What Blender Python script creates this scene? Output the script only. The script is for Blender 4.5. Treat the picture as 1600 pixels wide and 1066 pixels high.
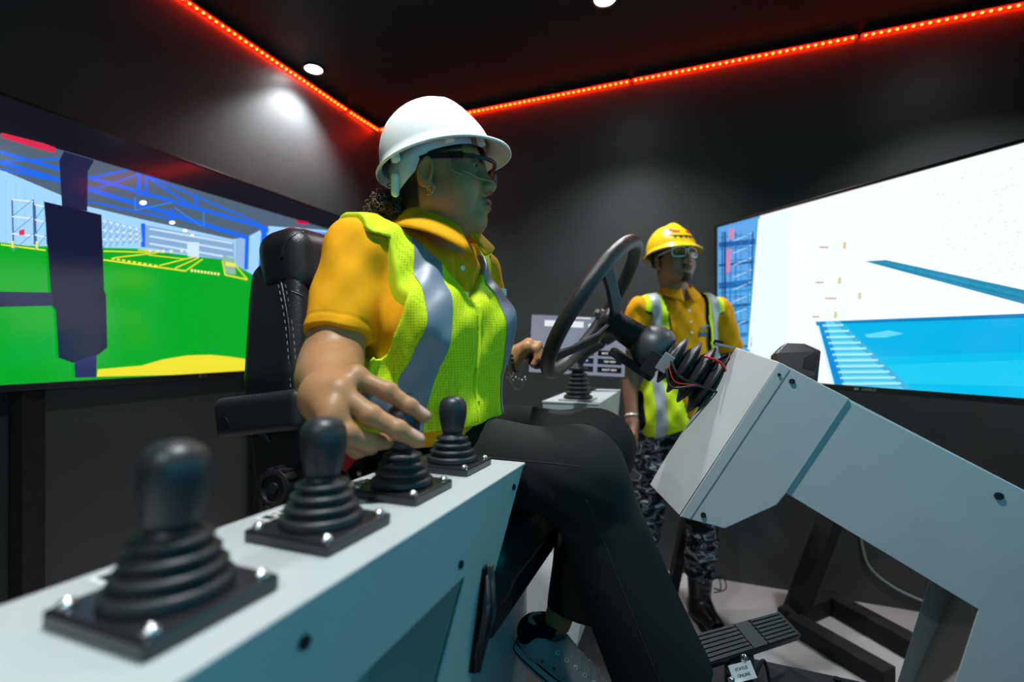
import bpy, bmesh, math, random
import numpy as np
from mathutils import Vector, Matrix

random.seed(7)
rng = np.random.default_rng(7)
for o in list(bpy.data.objects):
    bpy.data.objects.remove(o)
S = bpy.context.scene
COL = S.collection

# ---------------------------------------------------------------- camera, world, lights, exposure
CAMZ = 1.25
FPX = 735.0
cam_d = bpy.data.cameras.new('camera')
cam_d.sensor_width = 36.0
cam_d.lens = FPX / 1600 * 36.0
cam_d.shift_y = 5 / 1600
cam_d.clip_start = 0.02
cam_d.dof.use_dof = True
cam_d.dof.focus_distance = 1.02
cam_d.dof.aperture_fstop = 1.8
cam = bpy.data.objects.new('camera', cam_d)
cam.location = (0, 0, CAMZ)
cam.rotation_euler = (math.pi / 2, 0, 0)
COL.objects.link(cam)
S.camera = cam

S.view_settings.view_transform = 'Standard'
S.view_settings.look = 'None'
S.view_settings.exposure = 0.4
S.view_settings.gamma = 1.0
S.view_settings.use_curve_mapping = False

world = bpy.data.worlds.new('world')
S.world = world
world.use_nodes = True
world.node_tree.nodes['Background'].inputs[0].default_value = (0, 0, 0, 1)
world.node_tree.nodes['Background'].inputs[1].default_value = 0.0

V = Vector
def at(px, py, Y):
    """point of the place at depth Y whose sight line runs through photo pixel (px, py)"""
    return V(((px - 800) / FPX * Y, Y, CAMZ - (py - 538) / FPX * Y))

D1 = V((0.357, 0.934, 0)).normalized()      # along the left wall, away from the camera (driver's left)
D2 = V((0.934, -0.357, 0)).normalized()     # along the back wall, to the right (driver's forward)
UP = V((0, 0, 1))
CORNER = V((-0.946, 3.284, 0))
CEIL = 2.76

# ---------------------------------------------------------------- materials
MATS = {}
def mat(name, col=(.5, .5, .5), rough=.5, metal=0.0, spec=.5, emit=None, estr=0.0, var=0.0, vscale=30,
        bump=0.0, bscale=200, attr=None, coat=0.0, sss=0.0, trans=0.0):
    if name in MATS:
        return MATS[name]
    m = bpy.data.materials.new(name)
    m.use_nodes = True
    nt = m.node_tree
    b = nt.nodes['Principled BSDF']
    b.inputs['Base Color'].default_value = (*col, 1)
    b.inputs['Roughness'].default_value = rough
    b.inputs['Metallic'].default_value = metal
    b.inputs['Specular IOR Level'].default_value = spec
    b.inputs['Coat Weight'].default_value = coat
    if sss:
        b.inputs['Subsurface Weight'].default_value = sss
        b.inputs['Subsurface Radius'].default_value = (.012, .005, .003)
        b.inputs['Subsurface Scale'].default_value = .6
    if trans:
        b.inputs['Transmission Weight'].default_value = trans
    if emit:
        b.inputs['Emission Color'].default_value = (*emit, 1)
        b.inputs['Emission Strength'].default_value = estr
    tc = nt.nodes.new('ShaderNodeTexCoord')
    src = None
    if attr:
        a = nt.nodes.new('ShaderNodeAttribute')
        a.attribute_name = attr
        src = a.outputs['Color']
        nt.links.new(src, b.inputs['Base Color'])
    if var:
        n = nt.nodes.new('ShaderNodeTexNoise')
        n.inputs['Scale'].default_value = vscale
        n.inputs['Detail'].default_value = 5
        nt.links.new(tc.outputs['Object'], n.inputs['Vector'])
        mr = nt.nodes.new('ShaderNodeMapRange')
        mr.inputs['From Min'].default_value = .3
        mr.inputs['From Max'].default_value = .7
        mr.inputs['To Min'].default_value = 1 - var
        mr.inputs['To Max'].default_value = 1 + var
        nt.links.new(n.outputs['Fac'], mr.inputs['Value'])
        mx = nt.nodes.new('ShaderNodeVectorMath')
        mx.operation = 'SCALE'
        mx.inputs[0].default_value = col
        if src is not None:
            nt.links.new(src, mx.inputs[0])
        nt.links.new(mr.outputs['Result'], mx.inputs['Scale'])
        nt.links.new(mx.outputs['Vector'], b.inputs['Base Color'])
    if bump:
        n2 = nt.nodes.new('ShaderNodeTexNoise')
        n2.inputs['Scale'].default_value = bscale
        n2.inputs['Detail'].default_value = 3
        nt.links.new(tc.outputs['Object'], n2.inputs['Vector'])
        bp = nt.nodes.new('ShaderNodeBump')
        bp.inputs['Strength'].default_value = bump
        bp.inputs['Distance'].default_value = .002
        nt.links.new(n2.outputs['Fac'], bp.inputs['Height'])
        nt.links.new(bp.outputs['Normal'], b.inputs['Normal'])
    MATS[name] = m
    return m

def emat(name, col, strength=1.0):
    """a lit picture or lamp colour: emission with a thin gloss of glass"""
    if name in MATS:
        return MATS[name]
    return mat(name, (0.01, 0.01, 0.01), .12, spec=.5, emit=col, estr=strength)

def mesh_fabric(name, col, hole):
    m = mat(name, col, .75, spec=.2)
    nt = m.node_tree
    b = nt.nodes['Principled BSDF']
    tc = nt.nodes.new('ShaderNodeTexCoord')
    v = nt.nodes.new('ShaderNodeTexVoronoi')
    v.inputs['Scale'].default_value = 190
    v.inputs['Randomness'].default_value = 0.15
    nt.links.new(tc.outputs['Object'], v.inputs['Vector'])
    r = nt.nodes.new('ShaderNodeValToRGB')
    r.color_ramp.elements[0].position = .30
    r.color_ramp.elements[1].position = .46
    r.color_ramp.elements[0].color = (*hole, 1)
    r.color_ramp.elements[1].color = (*col, 1)
    nt.links.new(v.outputs['Distance'], r.inputs['Fac'])
    nt.links.new(r.outputs['Color'], b.inputs['Base Color'])
    bp = nt.nodes.new('ShaderNodeBump')
    bp.inputs['Strength'].default_value = .4
    bp.inputs['Distance'].default_value = .001
    nt.links.new(v.outputs['Distance'], bp.inputs['Height'])
    nt.links.new(bp.outputs['Normal'], b.inputs['Normal'])
    return m

def clear_mat(name, tint=(1, 1, 1), gloss=.12):
    if name in MATS:
        return MATS[name]
    m = bpy.data.materials.new(name)
    m.use_nodes = True
    nt = m.node_tree
    nt.nodes.clear()
    out = nt.nodes.new('ShaderNodeOutputMaterial')
    t = nt.nodes.new('ShaderNodeBsdfTransparent')
    t.inputs[0].default_value = (*tint, 1)
    g = nt.nodes.new('ShaderNodeBsdfGlossy')
    g.inputs['Roughness'].default_value = .03
    mx = nt.nodes.new('ShaderNodeMixShader')
    mx.inputs[0].default_value = gloss
    nt.links.new(t.outputs[0], mx.inputs[1])
    nt.links.new(g.outputs[0], mx.inputs[2])
    nt.links.new(mx.outputs[0], out.inputs[0])
    MATS[name] = m
    return m

M_WALL = mat('black_wall_paint', (.040, .043, .045), .45, spec=.5, var=.15, vscale=3, bump=.12, bscale=60)
M_CEIL = mat('black_ceiling_paint', (.014, .0145, .015), .55, spec=.35, var=.1, vscale=2)
M_FLOOR = mat('pale_floor', (.42, .40, .40), .35, var=.10, vscale=2.2, bump=.03, bscale=30)
M_STEEL = mat('grey_painted_steel', (.47, .50, .50), .42, spec=.4, var=.03, vscale=12, bump=.03, bscale=900)
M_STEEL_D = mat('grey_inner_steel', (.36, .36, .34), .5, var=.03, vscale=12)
M_RUB = mat('black_rubber', (.018, .021, .023), .48, spec=.4, bump=.06, bscale=900)
M_KNOB = mat('black_knob_plastic', (.018, .022, .025), .42, spec=.5, bump=.05, bscale=1200)
M_PLATE = mat('black_lever_plate', (.018, .018, .02), .22, spec=.6)
M_CHROME = mat('chrome', (.8, .8, .8), .18, metal=1)
M_SILVER = mat('silver', (.7, .7, .68), .3, metal=1)
M_GOLD = mat('gold', (.85, .62, .3), .25, metal=1)
M_BLK = mat('black_plastic', (.012, .012, .014), .4)
M_BLKM = mat('black_matte', (.010, .010, .011), .75, spec=.2)
M_TIMBER = mat('black_painted_timber', (.014, .014, .014), .7, spec=.25, var=.3, vscale=20, bump=.3, bscale=80)
M_LEATHER = mat('black_leather', (.014, .014, .016), .34, spec=.55, bump=.35, bscale=420)
M_BEZEL = mat('tv_bezel', (.010, .010, .012), .28)
M_RED = mat('red_buckle', (.45, .01, .015), .35)
M_WHITE = mat('white_plastic', (.80, .82, .80), .35)
M_HELM_W = mat('white_helmet_plastic', (.82, .84, .80), .3, spec=.5)
M_HELM_Y = mat('yellow_helmet_plastic', (.82, .55, .01), .28, spec=.5)
M_BAND = mat('pale_blue_headband', (.50, .60, .66), .45)
M_PAD = mat('brown_brow_pad', (.42, .16, .06), .7)
M_POLO = mat('orange_polo_knit', (.86, .37, .006), .85, spec=.15, bump=.25, bscale=1100, var=.05, vscale=40)
M_VEST = mesh_fabric('lime_mesh_vest', (.66, .84, .012), (.52, .60, .01))
M_VESTM = mat('lime_vest', (.58, .76, .012), .75, spec=.2, bump=.2, bscale=700)
M_TRIM = mat('lime_vest_binding', (.66, .84, .02), .7, spec=.2)
M_REFL = mat('grey_reflective_tape', (.19, .235, .30), .42, spec=.6, bump=.1, bscale=500)
M_REFL2 = mat('silver_reflective_tape', (.36, .40, .42), .4, spec=.6)
M_TROUS = mat('dark_green_black_trousers', (.015, .017, .017), .8, spec=.2, bump=.3, bscale=900)
M_SKIN = mat('skin', rough=.47, spec=.35, attr='Col', var=.05, vscale=60, bump=.10, bscale=500, sss=.08)
M_HAIRW = mat('brown_curly_hair', (.085, .048, .030), .5)
M_HAIRK = mat('black_hair', (.01, .008, .007), .6)
M_CANVAS = mat('pale_canvas', (.36, .37, .36), .8, spec=.2, bump=.25, bscale=900)
M_SOLE = mat('pale_rubber_sole', (.50, .51, .50), .6)
M_BOOT = mat('black_boot_leather', (.010, .010, .011), .3, spec=.6, bump=.2, bscale=300)
M_LENS = clear_mat('clear_lens', (.97, .99, 1.0), .18)
M_FRAMECLEAR = mat('frosted_clear_frame', (.62, .70, .72), .25)
M_STEEL_BLUELIT = mat('blue_lit_grey_steel', (.10, .14, .22), .4)  # grey steel with blue screen glow put into its colour; unused

def camo_mat():
    m = mat('grey_camouflage', (.05, .05, .055), .85, spec=.15)
    nt = m.node_tree
    b = nt.nodes['Principled BSDF']
    tc = nt.nodes.new('ShaderNodeTexCoord')
    n = nt.nodes.new('ShaderNodeTexNoise')
    n.inputs['Scale'].default_value = 17
    n.inputs['Detail'].default_value = 1.5
    n.inputs['Distortion'].default_value = .9
    mp = nt.nodes.new('ShaderNodeMapping')
    mp.inputs['Scale'].default_value = (.8, .8, 1.5)
    nt.links.new(tc.outputs['Object'], mp.inputs[0])
    nt.links.new(mp.outputs[0], n.inputs['Vector'])
    r = nt.nodes.new('ShaderNodeValToRGB')
    cr = r.color_ramp
    cr.interpolation = 'CONSTANT'
    cr.elements[0].position = 0
    cr.elements[0].color = (.010, .011, .013, 1)
    cr.elements[1].position = .46
    cr.elements[1].color = (.10, .11, .125, 1)
    for p, c in ((.53, (.016, .018, .02)), (.585, (.52, .56, .60)), (.64, (.06, .068, .08))):
        e = cr.elements.new(p)
        e.color = (*c, 1)
    nt.links.new(n.outputs['Fac'], r.inputs['Fac'])
    nt.links.new(r.outputs['Color'], b.inputs['Base Color'])
    return m
M_CAMO = camo_mat()

# ---------------------------------------------------------------- object helpers
def tag(o, label, cat, group=None):
    o['label'] = label
    o['category'] = cat
    if group:
        o['group'] = group
    return o

def empty(name, loc, label=None, cat=None, group=None, rot=None):
    o = bpy.data.objects.new(name, None)
    o.empty_display_size = .05
    COL.objects.link(o)
    m = Matrix.Translation(V(loc))
    if rot is not None:
        m = m @ rot.to_4x4()
    o.matrix_world = m
    o['_m'] = [c for row in m for c in row]
    if label:
        tag(o, label, cat, group)
    return o

def root_matrix(o):
    if '_m' in o:
        l = list(o['_m'])
        return Matrix([l[i * 4:i * 4 + 4] for i in range(4)])
    return Matrix.Identity(4)

def link_mesh(name, me, mats, parent=None, smooth=False, local=False):
    o = bpy.data.objects.new(name, me)
    COL.objects.link(o)
    if not isinstance(mats, (list, tuple)):
        mats = [mats]
    for m in mats:
        me.materials.append(m)
    if smooth:
        me.polygons.foreach_set('use_smooth', [True] * len(me.polygons))
    if parent is not None:
        o.parent = parent
        if not local:
            top = parent
            while top.parent is not None:
                top = top.parent
            if parent is top:
                o.matrix_parent_inverse = root_matrix(top).inverted()
    return o

def obj(name, bm, mats, parent=None, smooth=False, bevel=0.0, local=False, autosmooth=None, seg=2):
    bmesh.ops.recalc_face_normals(bm, faces=bm.faces[:])
    me = bpy.data.meshes.new(name)
    bm.to_mesh(me)
    bm.free()
    o = link_mesh(name, me, mats, parent, smooth or autosmooth is not None, local)
    if autosmooth is not None:
        me.set_sharp_from_angle(angle=math.radians(autosmooth))
    if bevel:
        b = o.modifiers.new('bevel', 'BEVEL')
        b.width = bevel
        b.segments = seg
        b.limit_method = 'ANGLE'
        b.angle_limit = math.radians(35)
    return o

def frame(x, y=None, z=None):
    """rotation matrix whose columns are the given axes"""
    return Matrix((x, y, z)).transposed()

def basis_from(z):
    z = V(z).normalized()
    a = V((0, 0, 1)) if abs(z.z) < .9 else V((1, 0, 0))
    x = a.cross(z).normalized()
    y = z.cross(x)
    return x, y, z

def add_box(bm, c, half, R=None, mi=0):
    R = R or Matrix.Identity(3)
    c = V(c)
    vs = [bm.verts.new(c + R @ V((sx * half[0], sy * half[1], sz * half[2])))
          for sx in (-1, 1) for sy in (-1, 1) for sz in (-1, 1)]
    for f in ((0, 1, 3, 2), (4, 6, 7, 5), (0, 4, 5, 1), (2, 3, 7, 6), (0, 2, 6, 4), (1, 5, 7, 3)):
        fc = bm.faces.new([vs[i] for i in f])
        fc.material_index = mi
    return vs

def add_lathe(bm, prof, o, axis, segs=24, mi=0, cap=True):
    """revolve (radius, height) pairs about the axis through o"""
    x, y, z = basis_from(axis)
    o = V(o)
    rings = []
    for r, h in prof:
        rings.append([bm.verts.new(o + z * h + (x * math.cos(t) + y * math.sin(t)) * max(r, 1e-5))
                      for t in (2 * math.pi * k / segs for k in range(segs))])
    for i in range(len(rings) - 1):
        for k in range(segs):
            f = bm.faces.new((rings[i][k], rings[i][(k + 1) % segs], rings[i + 1][(k + 1) % segs], rings[i + 1][k]))
            f.material_index = mi
    if cap:
        for rg in (rings[0], rings[-1]):
            f = bm.faces.new(rg)
            f.material_index = mi

def add_cyl(bm, a, b, ra, rb=None, segs=16, mi=0):
    a, b = V(a), V(b)
    rb = ra if rb is None else rb
    add_lathe(bm, [(ra, 0), (rb, (b - a).length)], a, b - a, segs, mi)

def add_tube(bm, pts, r, segs=8, closed=False, mi=0):
    pts = [V(p) for p in pts]
    n = len(pts)
    rs = r if isinstance(r, (list, tuple)) else [r] * n
    rings = []
    prev = None
    for i, p in enumerate(pts):
        if closed:
            t = pts[(i + 1) % n] - pts[i - 1]
        else:
            t = pts[min(i + 1, n - 1)] - pts[max(i - 1, 0)]
        t.normalize()
        if prev is None:
            x, y, _ = basis_from(t)
        else:
            x = (prev - t * prev.dot(t)).normalized()
            y = t.cross(x)
        prev = x
        rings.append([bm.verts.new(p + (x * math.cos(2 * math.pi * k / segs) + y * math.sin(2 * math.pi * k / segs)) * rs[i])
                      for k in range(segs)])
    m = n if closed else n - 1
    for i in range(m):
        A, B = rings[i], rings[(i + 1) % n]
        for k in range(segs):
            f = bm.faces.new((A[k], A[(k + 1) % segs], B[(k + 1) % segs], B[k]))
            f.material_index = mi
    if not closed:
        for rg in (rings[0], rings[-1]):
            f = bm.faces.new(rg)
            f.material_index = mi

def add_prism(bm, pts, ext, mi=0):
    """extrude a planar 3D polygon by the vector ext"""
    a = [bm.verts.new(V(p)) for p in pts]
    b = [bm.verts.new(V(p) + ext) for p in pts]
    n = len(pts)
    for f in [a, b[::-1]] + [(a[i], a[(i + 1) % n], b[(i + 1) % n], b[i]) for i in range(n)]:
        bm.faces.new(f).material_index = mi

def add_hull(bm, pts):
    vs = [bm.verts.new(V(p)) for p in pts]
    r = bmesh.ops.convex_hull(bm, input=vs)
    junk = [g for g in r['geom_interior'] if isinstance(g, bmesh.types.BMVert)]
    if junk:
        bmesh.ops.delete(bm, geom=junk, context='VERTS')
    bmesh.ops.dissolve_limit(bm, angle_limit=.02, verts=bm.verts[:], edges=bm.edges[:])

def new_box(name, c, half, R, m, parent=None, bevel=0.0, local=False):
    bm = bmesh.new()
    add_box(bm, c, half, R)
    return obj(name, bm, m, parent, bevel=bevel, local=local)

def new_cyl(name, a, b, r, m, parent=None, segs=16, local=False):
    bm = bmesh.new()
    add_cyl(bm, a, b, r, segs=segs)
    return obj(name, bm, m, parent, autosmooth=40, local=local)

def new_tube(name, pts, r, m, parent=None, segs=8, closed=False, local=False):
    bm = bmesh.new()
    add_tube(bm, pts, r, segs, closed)
    return obj(name, bm, m, parent, smooth=True, local=local)

def new_prism(name, pts, ext, m, parent=None, bevel=0.0):
    bm = bmesh.new()
    add_prism(bm, pts, ext)
    return obj(name, bm, m, parent, bevel=bevel)

def bez(pts, n=8):
    """smooth Catmull-Rom path through points"""
    pts = [V(p) for p in pts]
    out = []
    for i in range(len(pts) - 1):
        p0 = pts[max(i - 1, 0)]; p1 = pts[i]; p2 = pts[i + 1]; p3 = pts[min(i + 2, len(pts) - 1)]
        for k in range(n):
            t = k / n
            out.append(.5 * ((2 * p1) + (p2 - p0) * t + (2 * p0 - 5 * p1 + 4 * p2 - p3) * t * t
                             + (3 * p1 - p0 - 3 * p2 + p3) * t ** 3))
    out.append(pts[-1])
    return out

def text_obj(name, s, size, o, ax, ay, m, parent=None, bold=0.0, local=False, align='CENTER', depth=.0002):
    cu = bpy.data.curves.new('t', 'FONT')
    cu.body = s
    cu.size = size
    cu.extrude = depth
    cu.offset = bold
    cu.align_x = align
    cu.align_y = 'CENTER'
    to = bpy.data.objects.new('t', cu)
    COL.objects.link(to)
    bpy.context.view_layer.update()
    me = bpy.data.meshes.new_from_object(to.evaluated_get(bpy.context.evaluated_depsgraph_get()))
    bpy.data.objects.remove(to)
    bpy.data.curves.remove(cu)
    me.materials.clear()
    ax = V(ax).normalized()
    ay = V(ay).normalized()
    az = ax.cross(ay)
    M = Matrix.Translation(V(o)) @ frame(ax, ay, az).to_4x4()
    me.transform(M)
    return link_mesh(name, me, m, parent, local=local)

# ---------------------------------------------------------------- implicit surfaces for bodies and cushions
def n3(v):
    return np.array([v[0], v[1], v[2]], dtype=np.float32)

def sd_sph(P, c, r):
    return np.linalg.norm(P - n3(c), axis=1) - r

def sd_cone(P, a, b, ra, rb):
    a = n3(a); b = n3(b)
    ab = b - a
    t = np.clip((P - a) @ ab / max(float(ab @ ab), 1e-9), 0, 1)
    return np.linalg.norm(P - a - t[:, None] * ab, axis=1) - (ra + (rb - ra) * t)

def sd_ell(P, c, r, R=None):
    q = P - n3(c)
    if R is not None:
        q = q @ R
    r = n3(r)
    k0 = np.linalg.norm(q / r, axis=1)
    k1 = np.linalg.norm(q / (r * r), axis=1)
    return k0 * (k0 - 1) / np.maximum(k1, 1e-6)

def sd_box(P, c, h, R=None, rad=.01):
    q = P - n3(c)
    if R is not None:
        q = q @ R
    q = np.abs(q) - (n3(h) - rad)
    return np.linalg.norm(np.maximum(q, 0), axis=1) + np.minimum(q.max(axis=1), 0) - rad

def sd_chain(P, pts, rs, k=.004):
    d = None
    for i in range(len(pts) - 1):
        e = sd_cone(P, pts[i], pts[i + 1], rs[i], rs[i + 1])
        d = e if d is None else smin(d, e, k)
    return d

def smin(a, b, k):
    h = np.clip(.5 + .5 * (b - a) / k, 0, 1)
    return b + (a - b) * h - k * h * (1 - h)

def smax(a, b, k):
    return -smin(-a, -b, k)

def Rn(x, y, z):
    return np.array([[x[0], y[0], z[0]], [x[1], y[1], z[1]], [x[2], y[2], z[2]]], dtype=np.float32)

def sdf_mesh(fn, lo, hi, h):
    lo = np.array(lo, np.float32)
    hi = np.array(hi, np.float32)
    B = 4
    nb = np.ceil((hi - lo) / (h * B)).astype(int) + 1
    n = nb * B
    g = np.stack(np.meshgrid(*[np.arange(k) for k in nb], indexing='ij'), -1).reshape(-1, 3)
    cen = lo + (g * B + (B - 1) / 2) * h
    fc = fn(cen.astype(np.float32))
    rad = h * B / 2 * 1.75 * 1.5 + h
    F = np.repeat(np.repeat(np.repeat(np.where(fc.reshape(nb) < 0, -1., 1.).astype(np.float32), B, 0), B, 1), B, 2)
    act = g[np.abs(fc) < rad]
    off = np.stack(np.meshgrid(*[np.arange(B)] * 3, indexing='ij'), -1).reshape(-1, 3)
    idx = (act[:, None, :] * B + off[None]).reshape(-1, 3)
    F[idx[:, 0], idx[:, 1], idx[:, 2]] = fn((lo + idx * h).astype(np.float32))
    # naive surface nets
    neg = F < 0
    nx, ny, nz = n
    acc = np.zeros((nx - 1, ny - 1, nz - 1, 3), np.float32)
    cnt = np.zeros((nx - 1, ny - 1, nz - 1), np.float32)
    for ax in range(3):
        o1, o2 = [a for a in range(3) if a != ax]
        for d1 in (0, 1):
            for d2 in (0, 1):
                s0 = [None] * 3
                s1 = [None] * 3
                for a, d in ((o1, d1), (o2, d2)):
                    s0[a] = slice(d, n[a] - 1 + d)
                    s1[a] = s0[a]
                s0[ax] = slice(0, n[ax] - 1)
                s1[ax] = slice(1, n[ax])
                f0 = F[tuple(s0)]
                f1 = F[tuple(s1)]
                x = (f0 < 0) != (f1 < 0)
                t = np.where(x, f0 / np.where(x, f0 - f1, 1), 0)
                cnt += x
                acc[..., ax] += t
                acc[..., o1] += x * d1
                acc[..., o2] += x * d2
    cells = np.argwhere(cnt > 0)
    ids = -np.ones(cnt.shape, int)
    ids[cells[:, 0], cells[:, 1], cells[:, 2]] = np.arange(len(cells))
    vp = lo + (cells + acc[cells[:, 0], cells[:, 1], cells[:, 2]] / cnt[cells[:, 0], cells[:, 1], cells[:, 2]][:, None]) * h
    quads = []
    for ax in range(3):
        o1, o2 = [(1, 2), (2, 0), (0, 1)][ax]
        s0 = [slice(None)] * 3
        s1 = [slice(None)] * 3
        s0[ax] = slice(0, n[ax] - 1)
        s1[ax] = slice(1, n[ax])
        ch = neg[tuple(s0)] != neg[tuple(s1)]
        e = np.argwhere(ch)
        e = e[(e[:, o1] > 0) & (e[:, o2] > 0) & (e[:, o1] < n[o1] - 1) & (e[:, o2] < n[o2] - 1)]
        c = []
        for a, b in ((0, 0), (-1, 0), (-1, -1), (0, -1)):
            q = e.copy()
            q[:, o1] += a
            q[:, o2] += b
            c.append(ids[q[:, 0], q[:, 1], q[:, 2]])
        q = np.stack(c, 1)
        fl = ~neg[tuple(s0)][e[:, 0], e[:, 1], e[:, 2]]
        q[fl] = q[fl][:, ::-1]
        quads.append(q)
    quads = np.concatenate(quads)
    quads = quads[(quads >= 0).all(1)]
    vp = vp.astype(np.float32)
    for _ in range(2):
        f = fn(vp)
        gr = np.stack([(fn(vp + d) - fn(vp - d)) / (h * .6) for d in np.eye(3, dtype=np.float32) * (h * .3)], 1)
        st = (f / np.maximum((gr ** 2).sum(1), .25))[:, None] * gr
        L = np.linalg.norm(st, axis=1, keepdims=True)
        vp = vp - st * np.minimum(1, h * .6 / np.maximum(L, 1e-9))
    return vp, quads

def np_mesh(name, parts, cols=None):
    """join (verts, quads) pieces into one mesh, with a vertex colour if given"""
    vs, fs, n = [], [], 0
    for v, q in parts:
        vs.append(v)
        fs.append(q + n)
        n += len(v)
    v = np.concatenate(vs)
    q = np.concatenate(fs)
    me = bpy.data.meshes.new(name)
    me.vertices.add(len(v))
    me.vertices.foreach_set('co', v.astype(np.float32).ravel())
    me.loops.add(q.size)
    me.loops.foreach_set('vertex_index', q.ravel().astype(np.int32))
    me.polygons.add(len(q))
    me.polygons.foreach_set('loop_start', np.arange(0, q.size, 4, dtype=np.int32))
    me.update(calc_edges=True)
    me.validate()
    if cols is not None:
        a = me.color_attributes.new('Col', 'FLOAT_COLOR', 'POINT')
        c = np.concatenate(cols).astype(np.float32)
        a.data.foreach_set('color', np.concatenate([c, np.ones((len(c), 1), np.float32)], 1).ravel())
    return me

def sdf_obj(name, fn, lo, hi, h, m, parent):
    return link_mesh(name, np_mesh(name, [sdf_mesh(fn, lo, hi, h)]), m, parent, smooth=True)

def slab_part(name, src, planes, off, m, parent):
    """the strip of a mesh that lies inside all half-spaces (point, normal), lifted off by off"""
    bm = bmesh.new()
    bm.from_mesh(src.data)
    for p, nrm in planes:
        bmesh.ops.bisect_plane(bm, geom=bm.verts[:] + bm.edges[:] + bm.faces[:], plane_co=V(p), plane_no=V(nrm),
                               clear_outer=True, dist=1e-6)
    bm.normal_update()
    for v in bm.verts:
        v.co += v.normal * off
    me = bpy.data.meshes.new(name)
    bm.to_mesh(me)
    bm.free()
    me.materials.clear()
    me.polygons.foreach_set('material_index', [0] * len(me.polygons))
    return link_mesh(name, me, m, parent, smooth=True)

# ---------------------------------------------------------------- the room
def structure(o):
    o['kind'] = 'structure'
    return o

RW, RD = 4.3, 4.6                     # room size along the back wall and along the left wall
c0 = CORNER; c1 = CORNER + D2 * RW; c2 = c1 - D1 * RD; c3 = CORNER - D1 * RD
def slab(name, a, b, out, m):
    bm = bmesh.new()
    add_prism(bm, [a, b, b + UP * CEIL, a + UP * CEIL], out * .08)
    return structure(obj(name, bm, m))
slab('wall_left', c3, c0, -D2, M_WALL)
slab('wall_back', c0, c1, D1, M_WALL)
slab('wall_right', c1, c2, D2, M_WALL)
slab('wall_front', c2, c3, -D1, M_WALL)
bm = bmesh.new(); add_prism(bm, [c0, c1, c2, c3], UP * -.08); structure(obj('floor', bm, M_FLOOR))
bm = bmesh.new(); add_prism(bm, [p + UP * CEIL for p in (c0, c1, c2, c3)], UP * .08); structure(obj('ceiling', bm, M_CEIL))

# red LED strips under the ceiling
M_LED = mat('red_led_diode', (.05, .0, .0), .4, emit=(1, .24, .015), estr=9)
M_LEDT = mat('red_led_tape', (.10, .0, .0), .5, emit=(1, .0012, .0006), estr=46.0)
led_me = None
def led_strip(p, q, nrm, label):
    global led_me
    d = (q - p).normalized()
    L = (q - p).length
    root = empty('led_strip', p, label, 'led strip', 'red LED strips under the ceiling')
    new_box('channel', (p + q) / 2 + nrm * .016 + UP * .008, (L / 2, .016, .005), frame(d, nrm, UP), M_BLKM, root)
    new_box('tape', (p + q) / 2 + nrm * .014 + UP * .0015, (L / 2, .005, .0015), frame(d, nrm, UP), M_LEDT, root)
    n = int(L / .0305)
    for k in range(n):
        if led_me is None:
            bm = bmesh.new()
            bmesh.ops.create_icosphere(bm, subdivisions=1, radius=.0055)
            led_me = bpy.data.meshes.new('diode')
            bm.to_mesh(led_me)
            led_me.materials.append(M_LED)
        o = bpy.data.objects.new('diode', led_me)
        COL.objects.link(o)
        o.parent = root
        o.location = d * ((k + .5) * L / n) + nrm * .014 - UP * .001
ZL = 2.735
def on_back(px):
    k = (px - 800) / FPX
    t = (k * CORNER.y - CORNER.x) / (D2.x - k * D2.y)
    return CORNER + D2 * t + UP * ZL
def on_left(px):
    k = (px - 800) / FPX
    s = (CORNER.x - k * CORNER.y) / (D1.x - k * D1.y)
    return CORNER - D1 * s + UP * ZL
led_strip(on_left(240), on_left(539), D2, 'long red LED strip on left wall above the green screen')
led_strip(on_left(543), CORNER + UP * ZL + D2 * .012 - D1 * .012, D2, 'short red LED strip on left wall ending at the room corner')
led_strip(CORNER + UP * ZL + D2 * .040, on_back(984), -D1, 'red LED strip on back wall starting at the room corner behind white helmet')
led_strip(on_back(989), on_back(1337), -D1, 'middle red LED strip on back wall between two dark gaps')
led_strip(on_back(1345), on_back(1625), -D1, 'red LED strip on back wall above the white and cyan screen')

# ceiling downlights
M_LAMP = mat('lamp_glow', (.9, .9, .9), .4, emit=(.93, 1.0, 1.0), estr=30)
def downlight(x, y, power, label, size=115, r=.045, blend=1.0, col=(.92, .98, 1.0), off=''):
    root = empty('ceiling_downlight' + off, (x, y, CEIL), label, 'light', 'ceiling downlights')
    bm = bmesh.new()
    add_lathe(bm, [(r * 1.0, -.002), (r * 1.0, -.010), (r * 1.25, -.008), (r * 1.35, 0), (r * 1.05, 0)], (x, y, CEIL), UP, 28, cap=False)
    obj('rim', bm, M_BLK, root, smooth=True)
    bm = bmesh.new()
    add_lathe(bm, [(0, -.012), (r * .6, -.011), (r * .95, -.004), (r, -.001)], (x, y, CEIL), UP, 28, cap=False)
    obj('lens', bm, M_LAMP, root, smooth=True)
    l = bpy.data.lights.new('downlight_lamp' + off, 'SPOT')
    l.energy = power
    l.spot_size = math.radians(size)
    l.spot_blend = blend
    l.shadow_soft_size = r
    l.color = col
    o = bpy.data.objects.new('lamp' + off, l)
    COL.objects.link(o)
    o.parent = root
    o.matrix_parent_inverse = root_matrix(root).inverted()
    o.location = (x, y, CEIL - .03)
LAMP_W = 95
downlight(-1.085, 2.573, LAMP_W, 'small round downlight beside the red strip near the left wall')
downlight(.405, 2.05, LAMP_W, 'round downlight glaring above the steering wheel and back wall')
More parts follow.
